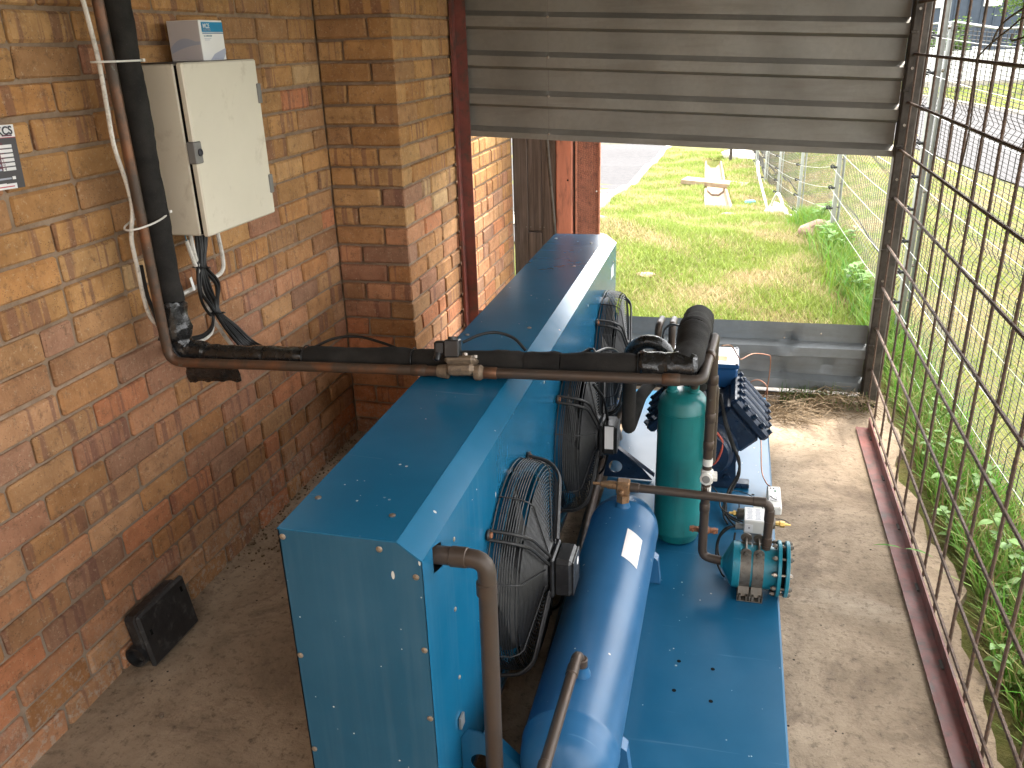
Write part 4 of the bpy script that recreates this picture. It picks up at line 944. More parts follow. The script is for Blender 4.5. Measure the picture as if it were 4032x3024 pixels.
wire('sensor_cable', 'thin black lead dropping to the brass nut over the concrete', [(.20, 2.68, .19), (.225, 2.64, .215), (.245, 2.60, .235), (.252, 2.56, .25), (.255, 2.545, .252)], .0013, M_rubber)
wire('gland_cable', 'black cable looping from the pressure switch gland to the filter', [(.083, 2.515, .246), (.06, 2.50, .242), (.035, 2.48, .22), (.03, 2.45, .19), (.045, 2.43, .165), (.075, 2.45, .18), (.082, 2.49, .235)], .0034, M_rubber)
wire('gland_cable', 'black cable falling past the clamp to the teal cap', [(.083, 2.517, .243), (.05, 2.51, .235), (.028, 2.47, .21), (.028, 2.42, .17), (.045, 2.38, .15), (.055, 2.36, .148)], .0034, M_rubber)
wire('thin_copper_line', 'thin brown line bending to the left brass nut of the pressure switch', [(.0, 2.78, .24), (.03, 2.70, .245), (.028, 2.64, .262), (.032, 2.60, .262), (.05, 2.578, .258), (.064, 2.575, .258)], .0024, M_copper2, 'tube')
wire('gauge_line', 'thin black hose arching from the copper stub to the foam elbow', [(-.232, 3.25, .56), (-.230, 3.22, .64), (-.215, 3.1, .72), (-.18, 2.95, .79), (-.13, 2.8, .83), (-.09, 2.62, .87)], .0042, M_rubber, 'tube')
# cables coiled on top of the middle fan
cb = thing('cable_coil', 'coil of grey and black cable tied on top of the middle fan', 'cable', (-.44, 2.60, .70))
for k in range(7):
    pts = [(-.44 + (.028 + .004 * (k % 3)) * math.cos(a_), 2.63 + (.085 + .006 * (k % 2)) * math.sin(a_), .728 + .005 * k + .012 * math.sin(a_ * 2 + k)) for a_ in np.linspace(k * .9, k * .9 + 5.6, 16)]
    MB().tube(pts, .0042, 7).build('strand', M_greypl if k % 2 else M_rubber, cb)
MB().torus((-.44, 2.72, .745), (1, .2, 0), .022, .002, 16, 5).build('cable_tie', M_rubber, cb)
wire('fan_lead', 'black cable from the fan coil to the farthest fan box', [(-.42, 2.72, .75), (-.40, 2.82, .73), (-.385, 2.95, .68), (-.37, 3.2, .55), (-.365, 3.42, .48)], .005, M_rubber)
wire('fan_lead', 'black cable hanging in front of the foam arch past the middle fan', [(-.40, 2.55, .70), (-.375, 2.62, .62), (-.37, 2.70, .5), (-.36, 2.78, .40), (-.375, 2.80, .36), (-.40, 2.78, .36)], .005, M_rubber)

# ------------------------------------------------------------------ electrical cabinet on the wall
ec = thing('electrical_cabinet', 'cream steel electrical cabinet mounted on the brick wall', 'cabinet', (-1.6, 2.40, 1.235))
MB().box((-1.617, 2.4025, 1.4775), (.166, .393, .483), ch=.004).build('body', M_cabinet, ec, smooth=False)
MB().box((-1.530, 2.4025, 1.4775), (.012, .384, .474)).build('gasket', M_seam, ec, smooth=False)
MB().box((-1.5135, 2.4025, 1.4775), (.021, .397, .487), ch=.0045).build('door', M_cabinet, ec, smooth=False)
for z in (1.618, 1.332): MB().box((-1.5035, 2.5945, z), (.012, .020, .060), ch=.002).build('hinge', M_greypl, ec, smooth=False)
lk = MB().box((-1.512, 2.214, 1.478), (.027, .036, .062), ch=.003).build('lock', M_greypl, ec, smooth=False)
MB().lathe((-1.499, 2.219, 1.478), (1, 0, 0), [(0, .011), (.003, .011), (.003, .008), (.001, .007), (.001, 0)], 18).build('keyhole', M_ptink, lk)
MB().box((-1.615, 2.4025, 1.2345), (.14, .34, .002)).build('gland_plate', M_dpost, ec, smooth=False)
MB().box((-1.617, 2.4025, 1.7205), (.174, .398, .003)).build('top_lip', M_dpost, ec, smooth=False)
# carton on the cabinet
bx = thing('carton', 'small white carton with a blue printed label on top of the cabinet', 'box', (-1.605, 2.452, 1.722))
MB().box((-1.605, 2.4525, 1.7785), (.108, .124, .112), ch=.0012).build('carton_body', M_card, bx, smooth=False)
MB().box((-1.605, 2.3902, 1.7785), (.104, .0008, .109)).build('side_panel', M_cardside, bx, smooth=False)
mb = MB(); V = []
for i in range(13):
    t = i / 12; x = -1.656 + .102 * t; zc = 1.744 + .024 * (1 - (1 - t) ** 1.8); V += [(x, 2.3895, zc - .001), (x, 2.3895, zc + .008 + .018 * math.sin(math.pi * min(1, t + .15)))]
mb.add(V, [(2 * i, 2 * i + 2, 2 * i + 3, 2 * i + 1) for i in range(12)]); mb.build('side_print', M_ptgrey, bx)
XF = -1.5504
def fr(y0, y1, z0, z1, m, nm, d=.0006): MB().box((XF + d / 2, (y0 + y1) / 2, (z0 + z1) / 2), (d, y1 - y0, z1 - z0)).build(nm, m, bx, smooth=False)
fr(2.401, 2.513, 1.8015, 1.829, M_ptblue, 'blue_print'); fr(2.402, 2.513, 1.797, 1.7997, M_ptdark, 'stripe_print')
mb = MB(); V = [(XF + .0006, 2.425, 1.7235), (XF + .0006, 2.495, 1.7235), (XF + .0006, 2.5135, 1.742), (XF + .0006, 2.5135, 1.756), (XF + .0006, 2.48, 1.748), (XF + .0006, 2.45, 1.740)]
mb.add(V, [tuple(range(6))]); mb.build('corner_print', M_ptgrey, bx)
def text(body, size, m, par, loc, rot, name='lettering', sx=1.0, serif=False, bold=0.0):
    cu = bpy.data.curves.new(name, 'FONT'); cu.body = body; cu.size = size; cu.extrude = .0003; cu.offset = bold
    tmp = bpy.data.objects.new(name, cu); C.objects.link(tmp); bpy.context.view_layer.update()
    me = bpy.data.meshes.new_from_object(tmp.evaluated_get(bpy.context.evaluated_depsgraph_get())); bpy.data.objects.remove(tmp)
    o = link(bpy.data.objects.new(name, me)); o.parent = par; o.location = Vector(loc) - OFF[par.name]; o.rotation_euler = rot; o.scale = (sx, 1, 1)
    me.materials.clear(); me.materials.append(m); OFF[o.name] = Vector(loc); return o
RX = (R(90), 0, R(90))      # lettering on a face looking towards +X
text('MCE', .0175, M_ptwhite, bx, (XF + .0012, 2.407, 1.8125), RX, bold=.0002); text('ELECTRIC', .0088, M_ptgrey, bx, (XF + .0012, 2.4075, 1.8045), RX, sx=1.02)
text('A.C. CONTACTOR', .0050, M_ptdark, bx, (XF + .0010, 2.406, 1.789), RX)
mb = MB()
for k in range(2): mb.box((XF + .0008, 2.4255 - k * .004, 1.7835 - k * .004), (.0004, .036 - k * .010, .0014))
mb.build('fine_print', M_ptgrey, bx, smooth=False)
# service sticker on the wall
pt = thing('service_sticker', 'white and charcoal service record sticker on the bricks at the picture edge', 'sign', (-1.697, 1.715, 1.455))
Rt = Matrix.Rotation(R(-2.5), 3, 'X'); pc_ = Vector((-1.6975, 1.712, 1.527))
def pq(y0, y1, z0, z1, lv, m, nm): MB().box(pc_ + Rt @ Vector((.0004 * lv, (y0 + y1) / 2, (z0 + z1) / 2)), (.0006, y1 - y0, z1 - z0), Rt).build(nm, m, pt, smooth=False)
pq(-.055, .055, -.074, .074, 0, M_ptwhite, 'sheet'); pq(-.055, .0548, -.060, .044, 1, M_ptchar, 'dark_field'); pq(-.055, .010, -.030, .034, 2, M_ptmar, 'maroon_field'); pq(-.055, .0548, .044, .0455, 2, M_ptred, 'red_rule')
pq(.0, .0548, -.074, -.060, 1, M_ptchar, 'dark_field'); pq(-.055, .030, -.074, -.0615, 2, M_ptwhite, 'foot_field')
for k in range(6):
    pq(-.002, .0365, .021 - k * .0105, .0285 - k * .0105, 3, M_ptwhite, 'entry_field')
    if k > 2: pq(-.034, -.006, .0225 - k * .0105, .0270 - k * .0105, 3, M_ptgrey, 'caption')
pq(.020, .030, -.0525, -.0455, 3, M_ptwhite, 'tick_field'); pq(-.02, .017, -.0515, -.0475, 3, M_ptgrey, 'caption'); pq(-.050, .022, -.0695, -.067, 3, M_ptred, 'red_print')
text('KCS', .0265, M_ptink, pt, pc_ + Rt @ Vector((.0022, -.0005, .0505)), (RX[0] - 0, 0, R(90)), bold=.0006)
pq(.014, .044, .0475, .0510, 3, M_ptmar, 'tag_print')
mk = MB()
mk.tube(smooth_path([pc_ + Rt @ Vector((.0022, y_, z_)) for y_, z_ in ((.0, -.004), (.003, -.003), (.001, -.0065), (.004, -.008), (.001, -.010))]), .0004, 4)
mk.tube(smooth_path([pc_ + Rt @ Vector((.0022, y_, z_)) for y_, z_ in ((.001, -.014), (.0, -.018), (.006, -.018), (.004, -.014), (.004, -.022))]), .0004, 4)
mk.tube(smooth_path([pc_ + Rt @ Vector((.0022, y_, z_)) for y_, z_ in ((.005, -.025), (.002, -.027), (.006, -.028), (.006, -.024), (.006, -.032))]), .0006, 4); mk.build('handwriting', M_ptink, pt)
# ------------------------------------------------------------------ cables on the wall
wire('white_cable', 'long white cable running down beside the copper pipe on the wall', [(-1.60, 1.975, 2.33), (-1.60, 1.975, 1.95), (-1.60, 1.985, 1.85), (-1.60, 1.995, 1.73), (-1.60, 1.992, 1.62), (-1.60, 1.990, 1.52), (-1.60, 2.01, 1.42), (-1.60, 2.012, 1.35), (-1.61, 1.998, 1.27), (-1.62, 2.012, 1.18), (-1.63, 2.025, 1.10), (-1.632, 2.04, 1.03), (-1.615, 2.062, .985), (-1.60, 2.08, .95)], .0062, M_whitecab)
wire('drip_tube', 'thin black tube tucked behind the copper pipe near the taped bend', [(-1.615, 2.022, 1.19), (-1.62, 2.03, 1.10), (-1.615, 2.04, 1.04), (-1.60, 2.03, .985), (-1.60, 2.02, .965)], .006, M_rubber)
for z, dz in ((1.731, 0), (1.315, .012)):
    t = thing('cable_tie', 'upper white cable tie round the wall pipes' if z > 1.5 else 'lower white cable tie round the wall pipes', 'cable tie', (-1.58, 2.04, z), 'white cable ties')
    ring = [(-1.585 + (.047 if s_ else .0) , 0, 0) for s_ in (0,)]
    pts = []
    for a_ in np.linspace(0, 2 * math.pi, 29):
        yy_ = 2.046 + .083 * math.cos(a_); pts.append((-1.587 + (.041 * math.sin(a_) if True else 0), yy_, z + dz * math.cos(a_)))
    MB().tube(pts, .0028, 6, False).build('strap', M_whitepl, t)
    MB().box((-1.560, 2.118, z + dz * .9), (.010, .009, .008), ch=.001).build('head', M_whitepl, t, smooth=False)
cbx = -1.635
for k in range(6):
    j = [random.uniform(-.010, .010) for _ in range(8)]
    wire('black_cable', ('leftmost', 'second from left', 'third from left', 'third from right', 'second from right', 'rightmost')[k] + ' black cable of the bundle leaving the cabinet bottom', [(cbx + j[0] * .5, 2.335 + .012 * k, 1.235), (cbx, 2.335 + .009 * k + j[1], 1.18), (cbx + j[2] * .6, 2.318 + .005 * k, 1.11), (cbx + .006, 2.300 + .018 * k + j[3], 1.04), (cbx + .004, 2.335 + .010 * k + j[4] * .6, .985), (cbx + .01, 2.350 + .004 * k, .945), (cbx + .02, 2.385 + .010 * k + j[5] * .5, .875), (cbx + .05, 2.42 + .013 * k, .80), (cbx + .14, 2.40 + .010 * k, .79), (cbx + .32, 2.25 + .005 * k, .85), (cbx + .42, 2.14, .89)], .0060, M_rubber, group='black cables under the cabinet')
wire('looped_cable', 'black cable bowing out left of the bundle below the cabinet', [(cbx, 2.33, 1.235), (cbx, 2.318, 1.15), (cbx + .01, 2.285, 1.075), (cbx + .012, 2.282, 1.01), (cbx + .006, 2.318, .955), (cbx, 2.35, .94)], .0050, M_rubber)
for k in range(2):
    wire('returning_cable', ('lower', 'upper')[k] + ' of two black cables curling back to the taped bend', [(cbx, 2.35 + .005 * k, .95), (cbx + .004, 2.325, .905 + .006 * k), (cbx + .008, 2.27, .893 + .007 * k), (cbx + .01, 2.20, .905 + .007 * k), (cbx + .012, 2.14, .915 + .006 * k)], .0048, M_rubber, group='cables curling to the bend')
wire('white_flex', 'white cable with stripped coloured cores entering the cabinet bottom', [(cbx, 2.275, 1.205), (cbx, 2.292, 1.14), (cbx, 2.31, 1.09), (cbx - .006, 2.33, 1.0), (cbx - .01, 2.355, .93), (cbx - .012, 2.40, .86), (cbx, 2.43, .80)], .0068, M_whitecab)
wire('white_flex', 'white cable entering the cabinet bottom beside the black bundle', [(cbx, 2.298, 1.235), (cbx, 2.303, 1.16), (cbx - .004, 2.32, 1.09), (cbx - .012, 2.34, .99), (cbx - .014, 2.36, .93)], .0072, M_whitecab)
for k, m in enumerate((M_ptblue, M_brass2, M_bark)): wire('core_wire', ('blue', 'yellow green', 'brown')[k] + ' core between the stripped white cable and the cabinet', [(cbx, 2.270 + .003 * k, 1.235), (cbx, 2.273 + .002 * k, 1.22), (cbx, 2.275 + .001 * k, 1.203)], .0017, m)
wire('white_conduit', 'white cable bending from the cabinet bottom right to the foam pipe', [(cbx - .01, 2.456, 1.235), (cbx - .01, 2.462, 1.17), (cbx - .012, 2.470, 1.10), (cbx - .012, 2.455, 1.062), (cbx - .015, 2.40, 1.050), (cbx - .02, 2.33, 1.046), (cbx - .02, 2.25, 1.044), (cbx - .018, 2.14, 1.040)], .0072, M_whitecab)
wire('white_tail', 'short white cable lying under the black cables by the bend', [(cbx - .01, 2.36, .925), (cbx - .01, 2.33, .88), (cbx - .008, 2.25, .878), (cbx, 2.15, .895)], .0062, M_whitecab)
for y, z in ((2.322, 1.108), (2.362, .945)):
    o = MB().torus((cbx + .004, y, z), (0, .25, 1), .027, .0022, 24, 5).build('bundle_tie', M_rubber, base=(cbx, y, z)); tag(o, 'upper black tie round the cable bundle' if z > 1 else 'lower black tie round the cable bundle', 'cable tie')
o = MB().box((cbx + .004, 2.262, 1.07), (.0012, .012, .045), Matrix.Rotation(R(12), 3, 'X')).build('wire_tag', M_card, base=(cbx, 2.262, 1.05), smooth=False); tag(o, 'white paper tag hanging behind the black cable loop', 'tag')
# ------------------------------------------------------------------ black bait box on the floor
bb = thing('bait_box', 'black plastic bait station leaning on the wall base', 'bait box', (-1.66, 1.84, 0))
Rb = Matrix.Rotation(R(-9), 3, 'Y') @ Matrix.Rotation(R(0), 3, 'Z'); bc = Vector((-1.664, 1.842, .094))
MB().box(bc, (.054, .215, .165), Rb, .012).build('body', M_dust, bb, smooth=False)
MB().box(bc + Rb @ Vector((.036, 0, .0)), (.020, .232, .182), Rb, .008).build('lid', M_dust, bb, smooth=False)
MB().lathe(bc + Rb @ Vector((-.012, -.100, -.050)), (0, -1, 0), [(0, .036), (.022, .034), (.022, .027), (-.01, .024)], 20).build('entry_tunnel', M_dust, bb)
for y, z in ((-.085, .018), (.085, .055)): MB().box(bc + Rb @ Vector((.0465, y, z)), (.002, .008, .018), Rb).build('key_slot', M_seam, bb, smooth=False)
o = MB().lathe((-1.47, 1.56, .001), (0, 0, 1), [(0, .004), (.006, .004), (.006, .0065), (.010, .006), (.0105, 0)], 10).build('loose_bolt', M_bolt, base=(-1.47, 1.56, 0)); tag(o, 'tiny bright bolt lying on the floor left of the cabinet', 'bolt')
# ------------------------------------------------------------------ outside, against the building: boards, red post, mesh screen, pole
YD = 5.37
bd = thing('board_gate', 'weathered grey timber boards beyond the brick wall end', 'gate', (-1.23, YD, 0))
for i, (x0, x1, z0, z1) in enumerate(((-1.372, -1.279, .0, 2.1), (-1.276, -1.187, .60, 2.1), (-1.276, -1.187, .0, .59), (-1.184, -1.090, .0, 2.1))):
    MB().box(((x0 + x1) / 2, YD + (.0, .004, -.004, .002)[i], (z0 + z1) / 2), (x1 - x0, .026, z1 - z0), ch=.003).build('board', M_timber, bd, smooth=False)
MB().box((-1.23, YD + .03, .595), (.28, .03, .09)).build('ledge', M_timber, bd, smooth=False); MB().box((-1.23, YD + .03, 1.8), (.28, .03, .09)).build('ledge', M_timber, bd, smooth=False)
for x in (-1.362, -1.29, -1.262, -1.20, -1.172): MB().cyl((x, YD - .016, .625), (x, YD - .010, .625), .004, seg=8).build('nail', M_strap, bd)
rp = thing('timber_post', 'cracked red painted timber post between boards and mesh screen', 'post', (-1.04, YD, 0))
MB().box((-1.037, YD + .02, 1.05), (.102, .10, 2.1), ch=.006).build('beam', M_redtimber, rp, smooth=False); MB().lathe((-1.012, YD - .031, .93), (0, -1, 0), [(0, .006), (.0006, .006), (.0007, 0)], 12).build('bolt_hole', M_seam, rp)
MB().box((-.976, YD + .05, 1.05), (.018, .06, 2.1)).build('strip', M_timber, rp, smooth=False)
ms = thing('mesh_screen', 'red painted panel covered with expanded metal mesh', 'screen', (-.89, YD, 0))
MB().box((-.890, YD + .012, 1.05), (.150, .012, 2.1)).build('backing', M_redmesh, ms, smooth=False)
mb = MB()
for k in range(150):
    z = .15 + k * .0135; mb.tube([(-.958, YD - .004, z + .022), (-.820, YD - .004, z - .022)], .0009, 4, False)
    for j in range(9):
        x = -.953 + j * .0160 + (.004 if k % 2 else 0); zz = z + .022 - (x + .958) * .319; mb.tube([(x, YD - .003, zz), (x + .002, YD + .002, zz - .0125)], .0010, 4, False)
stuff(mb.build('expanded_mesh', M_steelred, ms, smooth=False))
for x in (-.962, -.816): MB().box((x, YD, 1.05), (.012, .022, 2.1), ch=.002).build('frame_stile', M_redmesh, ms, smooth=False)
MB().lathe((-.832, YD - .008, .86), (0, -1, 0), [(0, .005), (.003, .005), (.004, 0)], 10).build('rivet', M_ptwhite, ms)
o = MB().cyl((-1.145, 5.25, 1.45), (-1.035, 5.27, .02), .0105, seg=12).build('leaning_pole', M_dpost, base=(-1.04, 5.27, 0)); tag(o, 'thin dark pole leaning in front of the grey boards', 'pole')

# ------------------------------------------------------------------ electric mesh fence
def fx(y): return 1.23 - .037 * y
fn = thing('mesh_fence', 'fine welded mesh security fence with electric strands along the grass', 'fence', (fx(8), 8, 0))
PYS = [2.35, 5.2, 8.15, 11.0, 14.0, 17.0, 20.0, 23.0]
def gz(y): return TZ1(fx(y), y) - .02
def fold(h): return .030 * sum(max(0, 1 - abs(h - c_) / .055) for c_ in (.30, .85, 1.40))
mb = MB(); HZ = 1.80
def strand(mb, pts, r_):
    mb.tube(pts, r_, 4, False)
ylist = np.arange(.6, 23.0, .0762)
hl = [0, .245, .30, .355, .795, .85, .905, 1.345, 1.40, 1.455, HZ]
for y in ylist:
    y = float(y); z0 = gz(y); strand(mb, [(fx(y) + fold(h) + .03, y, z0 + h) for h in hl], .0019 if y < 12 else .0024)
for i in range(len(PYS) - 1):
    a_, b_ = (PYS[i] if i else .6), PYS[i + 1]; nn = 3
    st_ = .0186 if a_ < 10 else .037
    for k in range(int(HZ / st_) + 1):
        h = k * st_; strand(mb, [(fx(y) + fold(h) + .03, y, gz(y) + h) for y in np.linspace(a_, b_, nn + 1).tolist()], .0017 if a_ < 10 else .0022)
stuff(mb.build('mesh_wires', M_fwire, fn, smooth=False))
mb = MB(); [mb.tube([(fx(y) + .03, y, gz(y) + HZ + .004) for y in np.linspace(.6, 23, 30).tolist()], .006, 6)]; mb.build('top_edge', M_post, fn)
INS = [.12, .30, .48, .66, .84, 1.02, 1.20, 1.38, 1.56, 1.74]
def make_post():
    m1 = MB(); m1.sheet([(-.02, -.048, 0), (-.02, -.040, 0), (-.05, -.030, 0), (-.05, .030, 0), (-.02, .040, 0), (-.02, .055, 0)], (0, 0, 1.98), .003)
    m2 = MB(); m2.box((.010, .0, .92), (.012, .085, 1.78), ch=.002)
    m3 = MB()
    m3.lathe((-.0, -.025, 0), (-1, 0, 0), [(0, .009), (.025, .009), (.028, .005), (.0281, 0)], 8)
    m4 = MB(); m4.lathe((-.05, 0, 0), (-1, 0, 0), [(0, .010), (.012, .008), (.020, .013), (.030, .013), (.034, .008), (.046, .012), (.052, .010), (.053, 0)], 12); m4.torus((-.088, 0, .006), (0, 1, 0), .014, .005, 12, 5)
    m5 = MB(); m5.cyl((-.02, -.045, 0), (-.026, -.040, .0), .004, seg=6)
    return m1.mesh('post'), m2.mesh('clamp_bar', smooth=False), m3.mesh('clamp_bolt'), m4.mesh('insulator')
me1, me2, me3, me4 = make_post()
for me, m_ in ((me1, M_post), (me2, M_post), (me3, M_bolt), (me4, M_blackpl)): me.materials.append(m_)
for y in PYS:
    po = link(bpy.data.objects.new('post', me1)); po.parent = fn; po.location = Vector((fx(y), y, gz(y))) - OFF[fn.name]; OFF[po.name] = Vector((fx(y), y, gz(y)))
    c_ = link(bpy.data.objects.new('clamp_bar', me2)); c_.parent = po
    for k in range(9): c_ = link(bpy.data.objects.new('clamp_bolt', me3)); c_.parent = po; c_.location = (0, 0, .1 + k * .21)
    for h in INS:
        c_ = link(bpy.data.objects.new('insulator', me4)); c_.parent = po; c_.location = (0, -.03, h)
for h in INS:
    pts = []
    for i in range(len(PYS) - 1):
        for t in (0, .33, .67):
            y = PYS[i] + (PYS[i + 1] - PYS[i]) * t; za, zb_ = gz(PYS[i]), gz(PYS[i + 1]); pts.append((fx(y) - .088, y, za + (zb_ - za) * t + h - .02 * math.sin(math.pi * t)))
    pts = [(fx(.5) - .088, .5, gz(.5) + h)] + pts
    MB().tube(pts, .0010, 4, False).build('live_strand', M_live, fn)
o = MB().tube(smooth_path([(fx(y) - .13 + .02 * math.sin(y * 3), y, TZ1(fx(y) - .13, y) + .035 + .02 * math.sin(y * 2.3)) for y in (5.4, 6.1, 6.8, 7.4)] ), .012, 8).build('white_conduit', M_whitepl, base=(.9, 6.4, 0)); tag(o, 'near length of white plastic conduit at the fence foot', 'pipe')
o = MB().tube(smooth_path([(fx(y) - .15 + dx, y, TZ1(fx(y) - .15, y) + h) for y, dx, h in ((10.3, .06, .05), (11.0, -.02, .04), (11.4, -.10, .28), (11.9, -.16, .05), (12.8, -.14, .05), (13.6, -.22, .42), (15.0, -.15, .45), (16.5, -.05, .1))], 5), .018, 8).build('white_conduit', M_whitepl, base=(.7, 12, -.4)); tag(o, 'far length of white plastic conduit bent over beside the pale boulder', 'pipe')
# ------------------------------------------------------------------ drain, plank, rocks
mb = MB(); V = []; yy = np.linspace(11.95, 21.4, 40); arc = [(-.20, -.02), (-.16, -.01), (-.14, -.09), (-.06, -.15), (.06, -.15), (.14, -.09), (.16, -.01), (.20, -.02)]
for y in yy:
    x0, z0 = drain_x(y), np.interp(y, TY, TZ)
    for dx, dz in arc: V.append((x0 + dx, y, z0 + dz))
mb.add(V, [(j * 8 + i, j * 8 + i + 1, (j + 1) * 8 + i + 1, (j + 1) * 8 + i) for j in range(39) for i in range(7)]); o = mb.build('drain_channel', M_drain, base=(-.3, 16, -.8)); tag(o, 'half round earth stained concrete drain running down the verge', 'drain')
z = float(np.interp(16, TY, TZ)) + .055
o = MB().box((-.33, 16.0, z), (1.15, .40, .08), Matrix.Rotation(R(-13), 3, 'Z') @ Matrix.Rotation(R(3), 3, 'Y'), .008).build('concrete_plank', cast('brown_concrete', (.22, .16, .10), (.36, .28, .19)), base=(-.33, 16, z - .05), smooth=False); tag(o, 'flat concrete slab laid across the drain', 'slab')
def rock(name, label, x, y, s_, m, sx=1.0, sz=.7):
    import bmesh
    bm = bmesh.new(); bmesh.ops.create_icosphere(bm, subdivisions=3, radius=1); rg_ = random.Random(int(x * 100 + y * 10)); ph = [rg_.uniform(0, 6) for _ in range(6)]
    for v in bm.verts:
        p_ = v.co; k = 1 + .22 * math.sin(p_.x * 2.3 + ph[0]) * math.cos(p_.y * 2.1 + ph[1]) + .12 * math.sin(p_.z * 4 + ph[2] + p_.x * 3) + .06 * math.sin(p_.y * 9 + ph[3])
        v.co = Vector((p_.x * sx, p_.y, p_.z * sz)) * k * s_
    me = bpy.data.meshes.new(name); bm.to_mesh(me); bm.free(); me.shade_smooth(); me.set_sharp_from_angle(angle=R(30)); me.materials.append(m)
    o = link(bpy.data.objects.new(name, me)); o.location = (x, y, TZ1(x, y) + s_ * sz * .35); OFF[o.name] = o.location.copy(); return tag(o, label, 'rock')
rock('rock', 'brown boulder at the foot of the second fence post', .74, 8.0, .12, M_rock, 1.3, .8)
rock('rock', 'round pale boulder under the bent white conduit', .56, 11.7, .13, M_rockw, 1.0, .9)
rock('rock', 'reddish stone near the drain mouth', -.02, 10.9, .08, M_rock, 1.6, .45)
rock('rock', 'pale flat stone in the grass beside the mesh screen', -1.28, 8.3, .09, M_rock, 1.3, .4)
rock('rock', 'small grey stone at the edge of the mesh screen', -1.12, 7.6, .055, M_rock, 1.1, .5)
rock('rock', 'flat brown stone sunk in the lawn behind the cabinet end', -.62, 6.55, .055, M_rock, 1.3, .35)
rock('rock', 'ochre stone among the weeds by the grille', .98, 3.05, .075, M_rock, 1.0, .7)
rock('rock', 'pale boulder at the top of the drain by the far fence', .12, 21.6, .30, M_rockw, 1.5, .6)
for x, y, h, lb in ((-.10, 20.6, .75, 'thin dark stake at the far end of the drain'), (.42, 21.9, .7, 'dark stub post beside the far pale boulder')):
    o = MB().cyl((x, y, TZ1(x, y) - .1), (x, y, TZ1(x, y) + h), .035, seg=8).build('stake', M_dpost, base=(x, y, TZ1(x, y))); tag(o, lb, 'stake')
o = MB().box((.26, 13.1, TZ1(.26, 13.1) + .05), (.16, .09, .06), Matrix.Rotation(.5, 3, 'Z'), .02).build('plastic_litter', plain('blue_litter', (.05, .28, .42), .4), base=(.26, 13.1, TZ1(.26, 13.1))); tag(o, 'scrap of blue plastic litter right of the concrete slab', 'litter')

# ------------------------------------------------------------------ grass and plants
def blades(name, X, Y, Zb, H, W, col, lean=.5, seg=1, mat=M_grass, parent=None, base=(0, 0, 0)):
    n = len(X); a = RNG.uniform(0, 2 * np.pi, n); la = RNG.uniform(0, 2 * np.pi, n); ln = RNG.uniform(.1, 1, n) * lean * H
    wx, wy = np.cos(a) * W / 2, np.sin(a) * W / 2; lx, ly = np.cos(la) * ln, np.sin(la) * ln
    B = np.stack([X, Y, Zb], 1)
    if seg == 1:
        P = np.stack([B + np.stack([-wx, -wy, 0 * X], 1), B + np.stack([wx, wy, 0 * X], 1), B + np.stack([lx, ly, H], 1)], 1).reshape(-1, 3); k = 3
        loops = np.arange(n * 3, dtype=np.int32); starts = np.arange(n, dtype=np.int32) * 3; tot = np.full(n, 3, np.int32)
    else:
        mid = np.stack([lx * .35, ly * .35, H * .62], 1); tip = np.stack([lx * 1.1, ly * 1.1, H * .95], 1); w3 = np.stack([wx, wy, 0 * X], 1)
        P = np.stack([B - w3, B + w3, B + mid + w3 * .8, B + mid - w3 * .8, B + tip], 1).reshape(-1, 3); k = 5
        i0 = (np.arange(n) * 5)[:, None]; loops = np.concatenate([i0 + np.array([[0, 1, 2, 3]]), i0 + np.array([[3, 2, 4]])], 1).reshape(-1).astype(np.int32)
        starts = np.stack([np.arange(n) * 7, np.arange(n) * 7 + 4], 1).reshape(-1).astype(np.int32); tot = np.tile([4, 3], n).astype(np.int32)
    me = bpy.data.meshes.new(name); me.vertices.add(n * k); P = P - np.array(base); me.vertices.foreach_set('co', P.astype(np.float32).ravel())
    me.loops.add(len(loops)); me.loops.foreach_set('vertex_index', loops); me.polygons.add(len(starts)); me.polygons.foreach_set('loop_start', starts)
    try: me.polygons.foreach_set('loop_total', tot)
    except Exception: pass
    me.update(calc_edges=True)
    at = me.color_attributes.new('tint', 'FLOAT_COLOR', 'POINT'); at.data.foreach_set('color', np.repeat(np.concatenate([col, np.ones((n, 1))], 1), k, 0).astype(np.float32).ravel())
    me.materials.append(mat); o = link(bpy.data.objects.new(name, me)); o.location = base; OFF[o.name] = Vector(base)
    if parent is not None: o.parent = parent; o.location = (0, 0, 0)
    return o
def patch(x, y, s_=1.0): return (np.sin(x * 3.1 * s_ + 1.7 * np.sin(y * 2.3 * s_)) + np.sin(y * 4.3 * s_ - 1.3 * np.sin(x * 5.1 * s_)) + .7 * np.sin(x * 9.1 * s_ + y * 7.7 * s_)) / 2.7
G1, G2, DRY, BRN = np.array([.185, .255, .042]), np.array([.285, .345, .08]), np.array([.46, .40, .21]), np.array([.37, .275, .15])
def gcol(X, Y, dry=.0, s_=1.0):
    n = len(X); u = RNG.uniform(0, 1, n)[:, None]; c = G1 * u + G2 * (1 - u); p_ = patch(X, Y, s_) + RNG.normal(0, .35, n) + dry
    d = np.clip((p_ - .15) / .5, 0, 1)[:, None]; v_ = RNG.uniform(0, 1, n)[:, None]; dc = DRY * v_ + BRN * (1 - v_)
    return (c * (1 - d) + dc * d) * RNG.uniform(.75, 1.2, n)[:, None]
n = 190000
Y = 4.46 * np.exp(RNG.uniform(0, 1, n) ** 1.15 * math.log(24 / 4.46)); X = RNG.uniform(-1.78, 1.02, n); keep = (X < fx(Y) + .02) & ~((np.abs(X - drain_x(Y)) < .17) & (Y > 11.95) & (Y < 21.4)) & ~((np.abs(patch(X, Y, .9) - .75) < .10) & (RNG.uniform(0, 1, n) < .6))
keep &= ~((X < -.78) & (Y < 5.5))
X, Y = X[keep], Y[keep]
